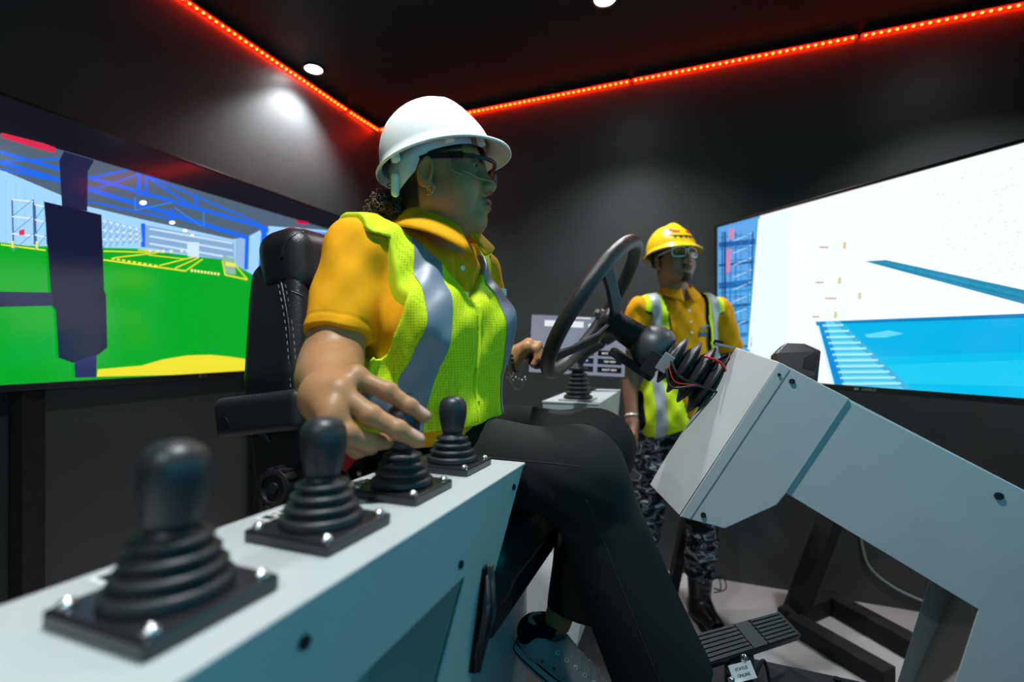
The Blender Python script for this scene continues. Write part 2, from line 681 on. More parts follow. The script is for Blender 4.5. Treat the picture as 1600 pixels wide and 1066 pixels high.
# unseen fittings, assumed to carry on the rows over the rest of the ceiling
downlight(-.16, .574, LAMP_W, 'downlight above the lever console and the driver lap', off='_offscreen')
downlight(1.88, 1.49, LAMP_W, 'downlight above the white and cyan screen', off='_offscreen')
downlight(-.72, -.90, LAMP_W, 'added fill downlight near the wall opposite the red strips', off='_offscreen')  # added to light the driver from the camera side, set on the row spacing

# ---------------------------------------------------------------- televisions
def ray_plane(px, py, o, nrm):
    d = V(((px - 800) / FPX, 1, -(py - 538) / FPX))
    c = V((0, 0, CAMZ))
    return c + d * ((o - c).dot(nrm) / d.dot(nrm))

class Picture:
    """flat coloured shapes printed on a screen, all one mesh with one material per colour"""
    def __init__(self, o, nrm, strength=1.0, along=None, w=1, h=1):
        self.o, self.n, self.s = V(o), V(nrm), strength
        self.clip = [(V(o), along), (V(o) + along * w, -along), (V(o), UP), (V(o) + UP * h, -UP)]
        self.bm = bmesh.new(); self.mats = []; self.k = 0
    def mi(self, col, s=None):
        key = (tuple(col), s or self.s)
        if key not in self.mats:
            self.mats.append(key)
        return self.mats.index(key)
    def poly(self, pts, col, s=None):
        self.k += 1
        ps = [ray_plane(x, y, self.o, self.n) for x, y in pts]
        for c, n_ in self.clip:                       # keep what lies on the screen
            out = []
            for i in range(len(ps)):
                a, b = ps[i - 1], ps[i]
                da, db = (a - c).dot(n_), (b - c).dot(n_)
                if (da < 0) != (db < 0):
                    out.append(a + (b - a) * (da / (da - db)))
                if db >= 0:
                    out.append(b)
            ps = out
            if len(ps) < 3:
                return
        vs = [self.bm.verts.new(p + self.n * (.00006 * self.k)) for p in ps]
        f = self.bm.faces.new(vs)
        f.material_index = self.mi(col, s)
    def line(self, a, b, w, col, s=None):
        dx, dy = b[0] - a[0], b[1] - a[1]
        L = math.hypot(dx, dy) or 1
        ox, oy = -dy / L * w / 2, dx / L * w / 2
        self.poly([(a[0] + ox, a[1] + oy), (b[0] + ox, b[1] + oy), (b[0] - ox, b[1] - oy), (a[0] - ox, a[1] - oy)], col, s)
    def done(self, name, parent):
        for f in self.bm.faces:
            f.normal_update()
            if f.normal.dot(self.n) < 0:
                f.normal_flip()
        me = bpy.data.meshes.new(name)
        self.bm.to_mesh(me)
        self.bm.free()
        return link_mesh(name, me, [emat('picture_%02x%02x%02x_%d' % (*[int(255 * min(1, c)) for c in k[0]], int(k[1] * 100)), k[0], k[1]) for k in self.mats], parent)

def television(o, along, nrm, w, h, label, bg, strength, thick=.05, bez_b=.022, off=''):
    """o is the lower corner of the picture, along runs along its lower edge"""
    along, nrm = V(along).normalized(), V(nrm).normalized()
    root = empty('television' + off, o + along * w / 2, label, 'television', 'large simulator screens')
    R = frame(along, nrm, UP)
    c = o + along * w / 2 + UP * h / 2
    new_box('casing', c - nrm * (thick / 2 + .006), (w / 2 + .012, thick / 2, h / 2 + .016), R, M_BEZEL, root, bevel=.004)
    new_box('screen', c - nrm * .003, (w / 2 + .001, .003, h / 2 + .001), R, emat('screen_%d' % len(MATS), bg, strength), root)
    t = .012
    new_box('top_bezel', c + UP * (h / 2 + t / 2), (w / 2 + t, .008, t / 2), R, M_BEZEL, root, bevel=.002)
    new_box('bottom_bezel', c - UP * (h / 2 + bez_b / 2), (w / 2 + t, .010, bez_b / 2), R, M_BEZEL, root, bevel=.002)
    for s in (-1, 1):
        new_box('side_bezel', c + along * s * (w / 2 + t / 2), (t / 2, .008, h / 2), R, M_BEZEL, root, bevel=.002)
    return root

# rear screen on the left wall
def lwall(s, off, z):
    return CORNER - D1 * s + D2 * off + UP * z
TL_o = lwall(2.08, .075, 1.125)
tvl = television(TL_o, D1, D2, 1.68, .885, 'wide screen on left wall showing a green warehouse floor', (.0, .34, .02), 1.0)
pic = Picture(TL_o, D2, .85, D1, 1.68, .885)
Z5 = 440 / 1066
def c5(x, y):
    return (x * Z5, 180 + y * Z5)
def P5(pts, col, s=None):
    pic.poly([c5(x, y) for x, y in pts], col, s)
def L5(a, b, w, col, s=None):
    pic.line(c5(*a), c5(*b), w * Z5, col, s)
GREEN = (.0, .36, .015); SKY = (.34, .62, .92); ROOF = (.075, .12, .17); BLUE = (.01, .13, .85); NAVY = (.008, .012, .045); YEL = (.85, .78, .05)
P5([(-240, -200), (1290, 380), (1290, 480), (985, 620), (880, 560), (520, 505), (0, 492), (-240, 488)], SKY)          # far walls
P5([(-240, -200), (1290, 380), (1290, 440), (1015, 420), (935, 462), (880, 470), (560, 400), (330, 345), (0, 205), (-240, 120)], ROOF)
for i in range(16):
    L5((-230 + i * 36, 150 + i * 14), (-230 + i * 36, 486 + i), 3, (.28, .54, .85))
P5([(545, 415), (885, 480), (885, 555), (545, 500)], (.22, .38, .60))
for y in (430, 458, 486):
    L5((565, y), (880, y + 55), 7, (.55, .74, .92))
P5([(1090, 430), (1290, 450), (1290, 520), (1040, 570)], (.10, .25, .75))
P5([(890, 470), (930, 460), (925, 590), (890, 560)], (.28, .46, .70))
for a, b, w in (((0, 140), (1015, 430), 13), ((0, 178), (930, 462), 16), ((-200, 110), (0, 178), 16), ((0, 205), (230, 250), 9), ((525, 215), (525, 305), 15),
                ((552, 225), (552, 312), 12), ((330, 240), (490, 205), 9), ((330, 290), (520, 225), 7), ((560, 235), (740, 355), 9),
                ((740, 300), (740, 355), 12), ((560, 230), (980, 410), 7), ((648, 355), (648, 400), 14), ((330, 325), (650, 395), 7),
                ((510, 310), (510, 360), 5), ((510, 360), (650, 330), 4), ((770, 370), (770, 420), 5), ((660, 350), (760, 420), 4),
                ((0, 175), (225, 165), 8), ((935, 455), (930, 585), 15), ((540, 410), (540, 500), 16), ((1000, 430), (985, 610), 22)):
    L5(a, b, w, BLUE if w > 6 else (.03, .22, .8))
P5([(985, 425), (1015, 425), (1015, 445), (985, 445)], BLUE)
for x, y, r in ((540, 332, 14), (650, 407, 11), (699, 437, 8), (725, 455, 6)):
    P5([(x + r * math.cos(t * .785), y + r * .6 * math.sin(t * .785)) for t in range(8)], (1, 1, 1), 1.6)
P5([(-240, 475), (0, 482), (180, 505), (520, 508), (850, 548), (985, 622), (1010, 660), (1010, 1010), (-240, 1016)], GREEN)   # floor
for a, b, w in (((390, 515), (560, 520), 4), ((390, 548), (700, 590), 5), ((430, 540), (590, 522), 4), ((600, 570), (740, 535), 4), ((660, 580), (750, 540), 4),
                ((700, 590), (765, 545), 4), ((840, 550), (850, 605), 4), ((850, 605), (935, 623), 5), ((890, 570), (935, 623), 4), ((0, 490), (170, 512), 5),
                ((520, 510), (620, 520), 4), ((560, 530), (700, 545), 3)):
    L5(a, b, w, YEL)
for i in range(9):
    L5((420 + i * 20, 543 + i * 3.3), (432 + i * 20, 545 + i * 3.3), 7, YEL)
    L5((720 + i * 12.5, 588 + i * 1.7), (728 + i * 12.5, 589 + i * 1.7), 9, (.9, .9, .3))
for x in (560, 590, 610, 640, 680, 700, 740):
    P5([(x, 510), (x + 10, 510), (x + 10, 520), (x, 520)], (.8, .8, .5))
P5([(840, 530), (885, 545), (890, 605), (850, 600)], (.25, .45, .35)); P5([(850, 555), (888, 562), (888, 575), (850, 570)], YEL)
P5([(705, 480), (750, 482), (750, 540), (708, 535)], (.6, .75, .85))
def rack(x, y, w, hh, col=(.05, .12, .3)):
    for k in range(2):
        L5((x + k * w, y), (x + 5 + k * w, y + hh), 6, col)
    for k in range(3):
        L5((x, y + k * hh * .38), (x + w, y + k * hh * .38 + 8), 5, (.75, .8, .8))
        L5((x, y + hh * .38 * (k + 1)), (x + w, y + k * hh * .38), 3, (.1, .3, .6))
rack(42, 320, 80, 170); rack(128, 340, 42, 150)
P5([(68, 437), (88, 432), (88, 455), (68, 455)], (.7, .03, .08))
for i in range(6):
    rack(385 + i * 24, 400 + i * 6, 20, 90 - i * 8, (.3, .5, .75))
for x in (40, 132):
    P5([(x - 3, 478), (x + 6, 478), (x + 6, 505), (x - 3, 503)], (.75, .75, .2))
# dark cab frame and mirror arm
P5([(-260, -250), (1300, 330), (1300, 450), (250, 140), (0, 72), (-260, 0)], (.006, .006, .012))
P5([(0, 68), (160, 108), (205, 125), (203, 144), (150, 132), (0, 86)], (.65, .02, .07))
P5([(1115, 398), (1160, 404), (1160, 415), (1118, 410)], (.6, .0, .06))
P5([(235, 138), (350, 172), (326, 215), (324, 365), (228, 345), (218, 175)], (.012, .016, .06))
P5([(160, 328), (378, 378), (388, 665), (395, 680), (400, 880), (365, 908), (270, 938), (215, 918), (205, 740), (190, 720)], (.006, .008, .034))
P5([(275, 935), (360, 905), (358, 992), (278, 994)], (.014, .022, .10))
P5([(-240, 666), (192, 672), (195, 722), (-240, 732)], (.012, .018, .07))
P5([(360, 990), (364, 962), (530, 948), (610, 925), (700, 910), (790, 907), (860, 914), (1010, 935), (1010, 975)], (.80, .70, .03))
pic.done('screen_picture', tvl)
lg = ray_plane(317, 581, TL_o + D2 * .0105, D2)
lg.z = TL_o.z - .011
text_obj('brand_lettering', 'LG', .014, lg + D1 * .010, D1, UP, M_SILVER, tvl)
new_tube('brand_ring', [lg - D1 * .012 + (D1 * math.cos(t) + UP * math.sin(t)) * .005 + D2 * .0006 for t in np.linspace(0, 2 * math.pi, 14)[:-1]], .0009, M_SILVER, tvl, 5, True)

# front-left screen at 45 degrees
D3 = V((.417, -.909, 0)).normalized()           # from its far end towards the camera side
N3 = V((-.909, -.417, 0)).normalized()
TR_o = V((1.04, 2.38, 1.092))
tvr = television(TR_o, D3, N3, 1.33, .748, 'large angled screen showing white sky, cyan water and blue scaffolding', (.88, .93, .93), .82)
pic = Picture(TR_o, N3, .82, D3, 1.33, .748)
CR = 440 / 1066
def c1_(x, y):
    return (1100 + x * 500 / 1211, 220 + y * CR)
def P1(pts, col, s=None):
    pic.poly([c1_(x, y) for x, y in pts], col, s)
def L1(a, b, w, col, s=None):
    pic.line(c1_(*a), c1_(*b), w * .413, col, s)
P1([(205, 297), (330, 262), (300, 930), (160, 900), (165, 780)], (.80, .92, .94))
P1([(20, 338), (20, 320), (212, 280), (212, 295), (196, 520), (178, 700), (168, 900), (20, 900)], (.10, .36, .76))
for i, (y, w, c) in enumerate(((385, 20, (.01, .10, .36)), (402, 7, (.03, .3, .7)), (462, 9, (.01, .06, .22)), (540, 24, (.01, .13, .42)), (568, 10, (.03, .28, .6)), (622, 12, (.01, .09, .3)),
                               (635, 8, (.04, .3, .6)), (690, 12, (.01, .10, .32)), (735, 14, (.02, .16, .45)), (780, 10, (.02, .1, .3)))):
    L1((56, y + 10), (204 - (y - 385) * .07, y - 4), w, c)
for x, w, c in ((70, 5, (.01, .05, .2)), (80, 7, (.005, .03, .14)), (120, 4, (.02, .12, .4)), (140, 3, (.03, .2, .5)), (185, 6, (.01, .06, .22)), (172, 3, (.03, .2, .5)), (100, 4, (.02, .12, .4))):
    L1((x, 345), (x - 8 if x > 150 else x, 780), w, c)
for y in range(350, 700, 46):
    L1((112, y), (182, y + 30), 2.5, (.03, .2, .55)); L1((182, y), (112, y + 30), 2.5, (.5, .8, .95))
    L1((58, y + 16), (190, y + 5), 2.5, (.02, .12, .42))
P1([(95, 335), (117, 330), (115, 372), (95, 375)], (.55, .25, .45)); P1([(88, 410), (105, 408), (100, 500), (84, 500)], (.6, .22, .40))
L1((212, 296), (172, 790), 9, (.85, .97, 1.0)); L1((203, 300), (166, 770), 4, (.05, .35, .6))
for y in (415, 515, 610, 705):
    P1([(203 - (y - 400) * .08, y), (213 - (y - 400) * .08, y), (213 - (y - 400) * .08, y + 8), (203 - (y - 400) * .08, y + 8)], (.95, 1, 1))
P1([(612, 457), (690, 452), (1211, 565), (1700, 670), (1700, 745), (1211, 618)], (.02, .25, .42))
for i in range(14):
    x = 690 + i * 42
    L1((x, 462 + i * 9.6), (x + 60, 482 + i * 10.0), 3, (.02, .35, .52))
    L1((x + 10, 474 + i * 10.0), (x + 50, 486 + i * 10.2), 3, (.01, .18, .34))
P1([(425, 685), (515, 682), (1211, 655), (1700, 636), (1700, 1060), (1211, 1003), (497, 935)], (.0, .50, .80))
P1([(540, 690), (1211, 662), (1700, 642), (1700, 760), (1211, 800), (620, 820)], (.0, .42, .78))
P1([(650, 850), (1211, 830), (1700, 810), (1700, 960), (1211, 930), (760, 920)], (.01, .56, .84))
P1([(515, 682), (1211, 655), (1700, 636), (1700, 652), (1211, 671), (528, 693)], (.0, .20, .50))
P1([(610, 735), (700, 718), (760, 730), (690, 745), (620, 745)], (.12, .66, .88))
P1([(425, 685), (515, 682), (800, 952), (530, 936)], (.10, .62, .85))
P1([(425, 685), (462, 684), (540, 936), (497, 933)], (.0, .25, .68))
P1([(490, 683), (515, 682), (800, 952), (770, 950)], (.05, .42, .72))
P1([(430, 700), (438, 700), (500, 934), (490, 933)], (.6, .9, .95))
for i in range(11):
    y = 700 + i * 22
    L1((452 + i * 7.5, y), (530 + i * 22, y - 2), 7, (.40, .82, .92)); L1((452 + i * 7.5, y + 9), (536 + i * 22, y + 8), 3, (.02, .35, .70))
for x, y, w, c in ((458, 404, 32, (.35, .12, .08)), (442, 537, 30, (.35, .12, .12)), (483, 597, 44, (.55, .14, .08)), (427, 667, 28, (.45, .15, .2))):
    L1((x - w / 2, y), (x + w / 2, y), 4, c)
for x, y in ((537, 397), (518, 530), (594, 588), (503, 660)):
    P1([(x - 6, y - 12), (x + 6, y - 12), (x + 5, y + 12), (x - 7, y + 12)], (.62, .62, .30))
for i in range(260):
    x = 850 + 600 * rng.random() ** .7; y = 60 + 460 * rng.random()
    if y > 390 - (x - 640) * .277 - 190 and y < 440 + (x - 640) * .2:
        L1((x, y), (x + 3, y + 2), 2.2, (.45, .55, .58))
pic.done('screen_picture', tvr)
sb = ray_plane(1352, 615, TR_o + N3 * .0108 - UP * .0, N3)
sb.z = TR_o.z - .011
text_obj('brand_lettering', 'SANSUI', .014, sb + D3 * .012, -D3 * -1, UP, M_SILVER, tvr)
bm = bmesh.new()
for k in (0, 1):
    add_prism(bm, [sb - D3 * (.036 - k * .008) + UP * .004, sb - D3 * (.030 - k * .008) + UP * .004, sb - D3 * (.034 - k * .008) - UP * .005, sb - D3 * (.040 - k * .008) - UP * .005], N3 * .0004)
obj('brand_mark', bm, M_SILVER, tvr)

# the other two screens of the surround, out of this view, whose glow falls on the steel
TF_o = V((1.66, 1.10, 1.092)); DF = -D1
def water_picture(o, along, nrm, w, h, root, s):
    bm = bmesh.new(); mats = []
    rows = ((0, .32, (.0, .35, .95)), (.32, .60, (.0, .72, .95)), (.60, 1.0, (.02, .92, .78)))
    for i, (a, b, c) in enumerate(rows):
        vs = [bm.verts.new(o + along * x + UP * (h * z) + nrm * .0004) for x, z in ((0, a), (w, a), (w, b), (0, b))]
        f = bm.faces.new(vs); f.material_index = i
        f.normal_update()
        if f.normal.dot(nrm) < 0: f.normal_flip()
        mats.append(emat('water_%d' % i, c, s))
    me = bpy.data.meshes.new('screen_picture'); bm.to_mesh(me); bm.free()
    link_mesh('screen_picture', me, mats, root)
tvf = television(TF_o, DF, -D2, 1.33, .748, 'large screen straight ahead of the driver showing green and blue water', (.0, .5, .8), 1.05, off='_offscreen')
water_picture(TF_o, DF, -D2, 1.33, .748, tvf, 1.1)
DRt = V((-.916, -.40, 0)).normalized(); NRt = V((-.40, .916, 0)).normalized()
TG_o = TF_o + DF * 1.36 + DRt * .06 - NRt * .10
tvg = television(TG_o, DRt, NRt, 1.33, .748, 'large angled screen on the driver right side showing green and blue water', (.0, .5, .8), 1.05, off='_offscreen')
water_picture(TG_o, DRt, NRt, 1.33, .748, tvg, 1.1)

# timber stands that carry the screens
def beam(name, a, b, w, d, parent, m=M_TIMBER):
    a, b = V(a), V(b)
    z = (b - a).normalized()
    x, y, _ = basis_from(z)
    bm = bmesh.new()
    add_box(bm, (a + b) / 2, (w / 2, d / 2, (b - a).length / 2), frame(x, y, z))
    return obj(name, bm, m, parent, bevel=.003)
def stand(o, along, nrm, w, label, lean=.30, toe=.35):
    root = empty('screen_stand', o + along * w / 2 - nrm * .12 - UP * o.z, label, 'stand', 'black timber screen stands')
    for f in (.12, .88):
        b = o + along * w * f - nrm * .120
        foot = V((b.x, b.y, 0)) - nrm * .02
        top = V((b.x, b.y, o.z + .55))
        beam('upright', foot, top, .09, .07, root)
        beam('base_beam', foot - nrm * lean + UP * .035, foot + nrm * toe + UP * .035, .08, .07, root)
        beam('brace', foot - nrm * lean * .9 + UP * .07, top - UP * .35, .07, .05, root)
    for z in (.25, .45):
        p = o + along * w * .05 - nrm * .065; q = o + along * w * .95 - nrm * .065
        beam('mount_rail', p + UP * z, q + UP * z, .02, .06, root)
    return root
stand(TF_o, DF, -D2, 1.33, 'black timber stand behind the screen straight ahead of the driver', toe=.06)
stand(TG_o, DRt, NRt, 1.33, 'black timber stand behind the screen at the driver right side')
# stand of the front-left screen, its feet seen on the pale floor
st = empty('screen_stand', (1.4, 1.95, 0), 'black timber stand with slanting leg behind the white and cyan screen', 'stand', 'black timber screen stands')
beam('brace', at(1236, 972, 2.10), V((1.53, 2.02, .92)), .10, .05, st)
beam('brace', V((.715, 2.17, 0)), V((1.027, 2.372, 1.062)), .05, .045, st)
q0 = at(1238, 985, 2.05); q0.z = .04
q1 = at(1390, 1082, 1.70); q1.z = .04
beam('base_beam', q0, q1, .075, .07, st)
q2 = at(1292, 952, 2.22); q2.z = .045
q3 = at(1460, 1052, 1.80); q3.z = .045
beam('base_beam', q2, q3, .075, .08, st)
beam('cross_beam', q0 - UP * .0 + V((-.02, .02, 0)), q2 + V((.02, 0, 0)), .07, .075, st)
for f in (.85,):
    b = TR_o + D3 * 1.33 * f - N3 * .118
    beam('upright', V((b.x, b.y, 0)), V((b.x, b.y, 1.75)), .07, .07, st)
for z in (.22, .50):
    beam('mount_rail', TR_o + D3 * .04 - N3 * .065 + UP * z, TR_o + D3 * 1.29 - N3 * .065 + UP * z, .02, .06, st)
# stand under the left screen
sl = empty('screen_stand', lwall(1.2, .05, 0), 'black timber posts under the green warehouse screen', 'stand', 'black timber screen stands')
for s, zz in ((1.86, 1.105), (.98, 1.105)):
    b = lwall(s, .035, 0)
    beam('post', b, b + UP * zz, .075, .04, sl)
beam('mount_rail', lwall(2.0, .0095, 1.55), lwall(.5, .0095, 1.55), .020, .05, sl)

# white cable on the back wall
def on_wall(px, py, off=.008):
    return ray_plane(px, py, CORNER - D1 * off, D1)
cab = new_tube('cable', bez([on_wall(1340, 790), on_wall(1346, 846), on_wall(1358, 885), on_wall(1395, 917), on_wall(1450, 942), on_wall(1500, 952)], 8), .0055, mat('grey_cable', (.30, .32, .32), .5), None, 8)
tag(cab, 'thin pale cable looping along the black back wall behind column', 'cable')

# ---------------------------------------------------------------- simulator base
plat_c = D2 * (.06) + D1 * .945
plat = empty('simulator_platform', (plat_c.x, plat_c.y, 0), 'black steel platform carrying the driver seat, consoles and pedals', 'platform')
PR = frame(D2, D1, UP)
PZ = .36
new_box('deck', V((plat_c.x, plat_c.y, PZ - .02)), (1.02, .545, .02), PR, M_BLK, plat, bevel=.004)
new_box('skirt', V((plat_c.x, plat_c.y, PZ / 2)), (.97, .50, PZ / 2 - .02), PR, M_BLKM, plat)
for k in range(5):
    p = plat_c + D2 * (.30 + .16 * k) + D1 * .525
    new_cyl('bolt', V((p.x, p.y, PZ)), V((p.x, p.y, PZ + .006)), .009, M_BLKM, plat, 10)

# lever console: crosswise arm on a slanting leg, sloping very slightly
A_ = V((.344, .938, -.036)).normalized()
B_ = V((.938, -.344, 0)).normalized()
C_ = B_.cross(A_)
Fj = V((-.11, .85, 1.029))                     # top of the console under the innermost lever
def con(s, b, dz):
    """point s along the console, b across it, dz below its top"""
    return Fj + A_ * s + B_ * b + C_ * 0 - UP * dz
def console(O, AX, BX, label, mirror=1, nearlen=.84):
    def cp(s, b, dz):
        return O + AX * s + BX * b - UP * dz
    g = cp(-.25, 0, .67)
    root = empty('lever_console', (g.x, g.y, PZ), label, 'console', 'grey steel lever consoles')
    b0, b1 = -.092, .115
    prof = [(-nearlen, 0), (.072, 0), (-.0706, .14), (-.16, .228), (-.17, .680), (-.34, .682), (-.295, .25), (-.177, .102), (-nearlen, .102)]
    bm = bmesh.new()
    add_prism(bm, [cp(s, b1, d + (.0 if d == 0 else 0)) for s, d in prof], BX * -.004)
    obj('front_panel', bm, M_STEEL, root, bevel=.0015)
    bm = bmesh.new()
    add_prism(bm, [cp(s, b0 + .004, d) for s, d in prof], BX * -.004)
    obj('back_panel', bm, M_STEEL, root, bevel=.0015)
    bm = bmesh.new()
    add_prism(bm, [cp(-nearlen, b0, -.003), cp(.074, b0, -.003), cp(.074, b1 + .002, -.003), cp(-nearlen, b1 + .002, -.003)], UP * -.006)
    obj('top_panel', bm, M_STEEL, root, bevel=.0022, seg=3)
    core = [(s * .997 - .001, d + .004 if d == 0 else d - .002) for s, d in prof]
    bm = bmesh.new()
    add_prism(bm, [cp(s, b1 - .006, d) for s, d in core], BX * -(b1 - b0 - .012))
    obj('body', bm, M_STEEL_D, root)
    # inner panels hanging under the arm
    for k, (sa, sb_) in enumerate(((-.52, -.365), (-.36, -.205))):
        bm = bmesh.new()
        add_prism(bm, [cp(sa, .02, .104), cp(sb_, .02, .104), cp(sb_ - .10, .02, .50), cp(sa - .10, .02, .50)], BX * -.01)
        pn = obj('inner_panel', bm, M_STEEL_D, root, bevel=.001)
        for d in (.15, .2):
            new_cyl('screw', cp(sb_ - .03 + k * .01, .02, d), cp(sb_ - .03 + k * .01, .024, d), .005, M_BLK, root, 8)
    for s, d in ((.012, .028), (-.195, .080), (-.47, .03), (-.47, .08)):
        new_cyl('screw', cp(s, b1, d), cp(s, b1 + .003, d), .0055, M_BLK, root, 10)
    return root, cp
con1, cp1 = console(Fj, A_, B_, 'long grey steel console with four black levers in a row')
# stickers beside the levers
for i, s in enumerate((-.495, -.33, -.165)):
    q = cp1(s + .005, -.066, -.0035)
    bm = bmesh.new()
    add_prism(bm, [q - A_ * .022 - B_ * .012, q + A_ * .022 - B_ * .012, q + A_ * .022 + B_ * .012, q - A_ * .022 + B_ * .012], UP * .0004)
    stk = obj('label_sticker', bm, M_WHITE, con1)
    bm = bmesh.new()
    q = q + UP * .0005
    for a, b, ha, hb in ((-.012, 0, .005, .008), (.0, .004, .003, .003), (.0, -.005, .004, .002), (.012, 0, .0045, .008)):
        add_box(bm, q + A_ * a + B_ * b, (ha, hb, .0002), frame(A_, B_, C_))
    obj('sticker_print', bm, M_BLK, stk)
# cable bundle on the leg
bm = bmesh.new()
q = cp1(-.135, .1155, .165)
for k in range(9):
    r0 = rng.uniform(-.016, .016, 3)
    p0 = q + A_ * (.022 + r0[0] * .6) + UP * (.045 + r0[1]) + B_ * .006
    p1 = q + A_ * (.0 + r0[1] * .9) + B_ * (.010 + .012 * rng.random()) + UP * r0[2]
    p2 = q + A_ * (-.018 + r0[2] * .7) - UP * (.070 + r0[0]) + B_ * .005
    add_tube(bm, bez([p0, p1, p2], 6), .0045, 6)
obj('cable_bundle', bm, M_BLK, con1, smooth=True)
bm = bmesh.new()
add_prism(bm, [q + A_ * .012 + UP * .05, q + A_ * .036 + UP * .03, q + A_ * -.008 - UP * .055, q + A_ * -.012 - UP * .09, q + A_ * -.035 - UP * .075], B_ * .002)
obj('cable_opening', bm, M_BLKM, con1)

# joystick levers
def make_joystick(loc, R, label, tilt=(0, 0)):
    root = empty('joystick_lever', loc, label, 'lever', 'black joystick levers', rot=R)
    bm = bmesh.new()
    add_box(bm, (0, 0, .0065), (.054, .052, .0065))
    obj('base_plate', bm, M_PLATE, root, bevel=.003, local=True)
    for sx in (-1, 1):
        for sy in (-1, 1):
            bm = bmesh.new()
            add_lathe(bm, [(.0062, 0), (.0060, .002), (.0040, .0042), (.0018, .0046), (.0016, .003)], (sx * .044, sy * .042, .013), UP, 14)
            obj('screw', bm, M_CHROME, root, smooth=True, local=True)
    prof = [(.043, 0), (.0435, .004)]
    for k, (r, z) in enumerate(((.0425, .007), (.0375, .018), (.0325, .029), (.0275, .040))):
        prof += [(r, z - .0022), (r + .001, z), (r - .001, z + .0022), (r - .0085, z + .0042), (r - .010, z + .0068)]
    prof += [(.015, .050), (.013, .054)]
    bm = bmesh.new()
    add_lathe(bm, prof, (0, 0, .013), UP, 40)
    obj('rubber_boot', bm, M_RUB, root, smooth=True, local=True)
    kp = [(.014, 0), (.0172, .002), (.0188, .007), (.0210, .016), (.0232, .027), (.0244, .037), (.0244, .046), (.0228, .054), (.0188, .0605), (.012, .0645), (.005, .0662), (.0005, .0665)]
    bm = bmesh.new()
    add_lathe(bm, kp, (0, 0, .060), V((tilt[0], tilt[1], 1)), 40)
    obj('knob', bm, M_KNOB, root, smooth=True, local=True)
    return root
def copy_tree(o, loc, R, label):
    r = o.copy(); COL.objects.link(r)
    m = Matrix.Translation(V(loc)) @ R.to_4x4()
    r.matrix_world = m
    r['label'] = label
    for ch in o.children:
        c = ch.copy(); COL.objects.link(c); c.parent = r
    return r
RJ = frame(B_, A_, C_ if C_.z > 0 else -C_)
js0 = make_joystick(Fj - A_ * .020 + B_ * .012 + UP * .003, RJ, 'black joystick lever at the console end beside her thigh', (.0, .0))
bpy.context.view_layer.update()
for s, lab in ((-.165, 'black joystick lever under the fingers of the seated woman'),
               (-.33, 'black joystick lever next to the gripped lever, in front of the armrest'),
               (-.495, 'black joystick lever at the outer console end, farthest from the seated woman')):
    copy_tree(js0, Fj + A_ * (s - .020) + B_ * (.012 - .036 * s) + UP * .003, RJ, lab)

# second console across the seat, seen by its end
O2 = at(898, 628, 1.64)
con2, cp2 = None, None
def console_b():
    g = O2 + D1 * .2
    root = empty('lever_console', (g.x, g.y, PZ), 'small grey steel console under the single boot lever beside monitor', 'console', 'grey steel lever consoles')
    R = frame(D2, D1, UP)
    top = 1.052
    e = at(848, 629, 1.6); e.z = 0
    def q(a, b, z):
        return V((e.x, e.y, 0)) + D2 * a + D1 * b + UP * z
    bm = bmesh.new()
    add_prism(bm, [q(0, 0, top), q(.19, 0, top), q(.165, .0, top - .33), q(.0, .0, top - .33)], D1 * .5)
    obj('body', bm, M_STEEL, root, bevel=.002)
    new_box('top_panel', q(.095, .25, top + .002), (.097, .253, .003), R, M_STEEL, root, bevel=.001)
    bm = bmesh.new()
    add_prism(bm, [q(.0, .30, top - .33), q(.16, .30, top - .33), q(.16, -.20, PZ), q(-.15, -.20, PZ)], D1 * .13)
    obj('leg', bm, M_STEEL, root, bevel=.002)
    new_box('seam', q(.132, -.0005, top - .14), (.0008, .0006, .135), R, M_BLK, root)
    for a in (.118, .147):
        new_cyl('screw', q(a, 0, top - .075), q(a, -.003, top - .075), .0058, M_BLK, root, 10)
    j = empty('joystick_lever', q(.105, .075, top + .005), 'black ribbed boot lever with slim stalk behind the steering wheel', 'lever', 'black joystick levers')
    jc = q(.105, .075, top + .005)
    new_box('base_plate', jc + UP * .003, (.056, .056, .003), R, M_STEEL_D, j, bevel=.001)
    prof = [(.050, .004)]
    for k in range(6):
        r = .049 - .0035 * k; z = .010 + .015 * k
        prof += [(r, z), (r + .001, z + .003), (r - .002, z + .006), (r - .009, z + .009), (r - .009, z + .012)]
    prof += [(.020, .102), (.034, .104), (.034, .112), (.018, .116), (.017, .13)]
    bm = bmesh.new(); add_lathe(bm, prof, jc, UP, 36)
    obj('rubber_boot', bm, M_RUB, j, smooth=True)
    bm = bmesh.new()
    add_tube(bm, bez([jc + UP * .125, jc + UP * .165 + D2 * .03, jc + UP * .20 + D2 * .085], 5), [.017] * 5 + [.019] * 5 + [.016], 14)
    obj('stalk', bm, M_KNOB, j, smooth=True)
    bm = bmesh.new(); add_lathe(bm, [(.016, 0), (.021, .012), (.024, .035), (.022, .055), (.014, .066), (.001, .07)], jc + UP * .20 + D2 * .085, UP + D2 * 1.2, 24)
    obj('knob', bm, M_KNOB, j, smooth=True)
    return root
console_b()

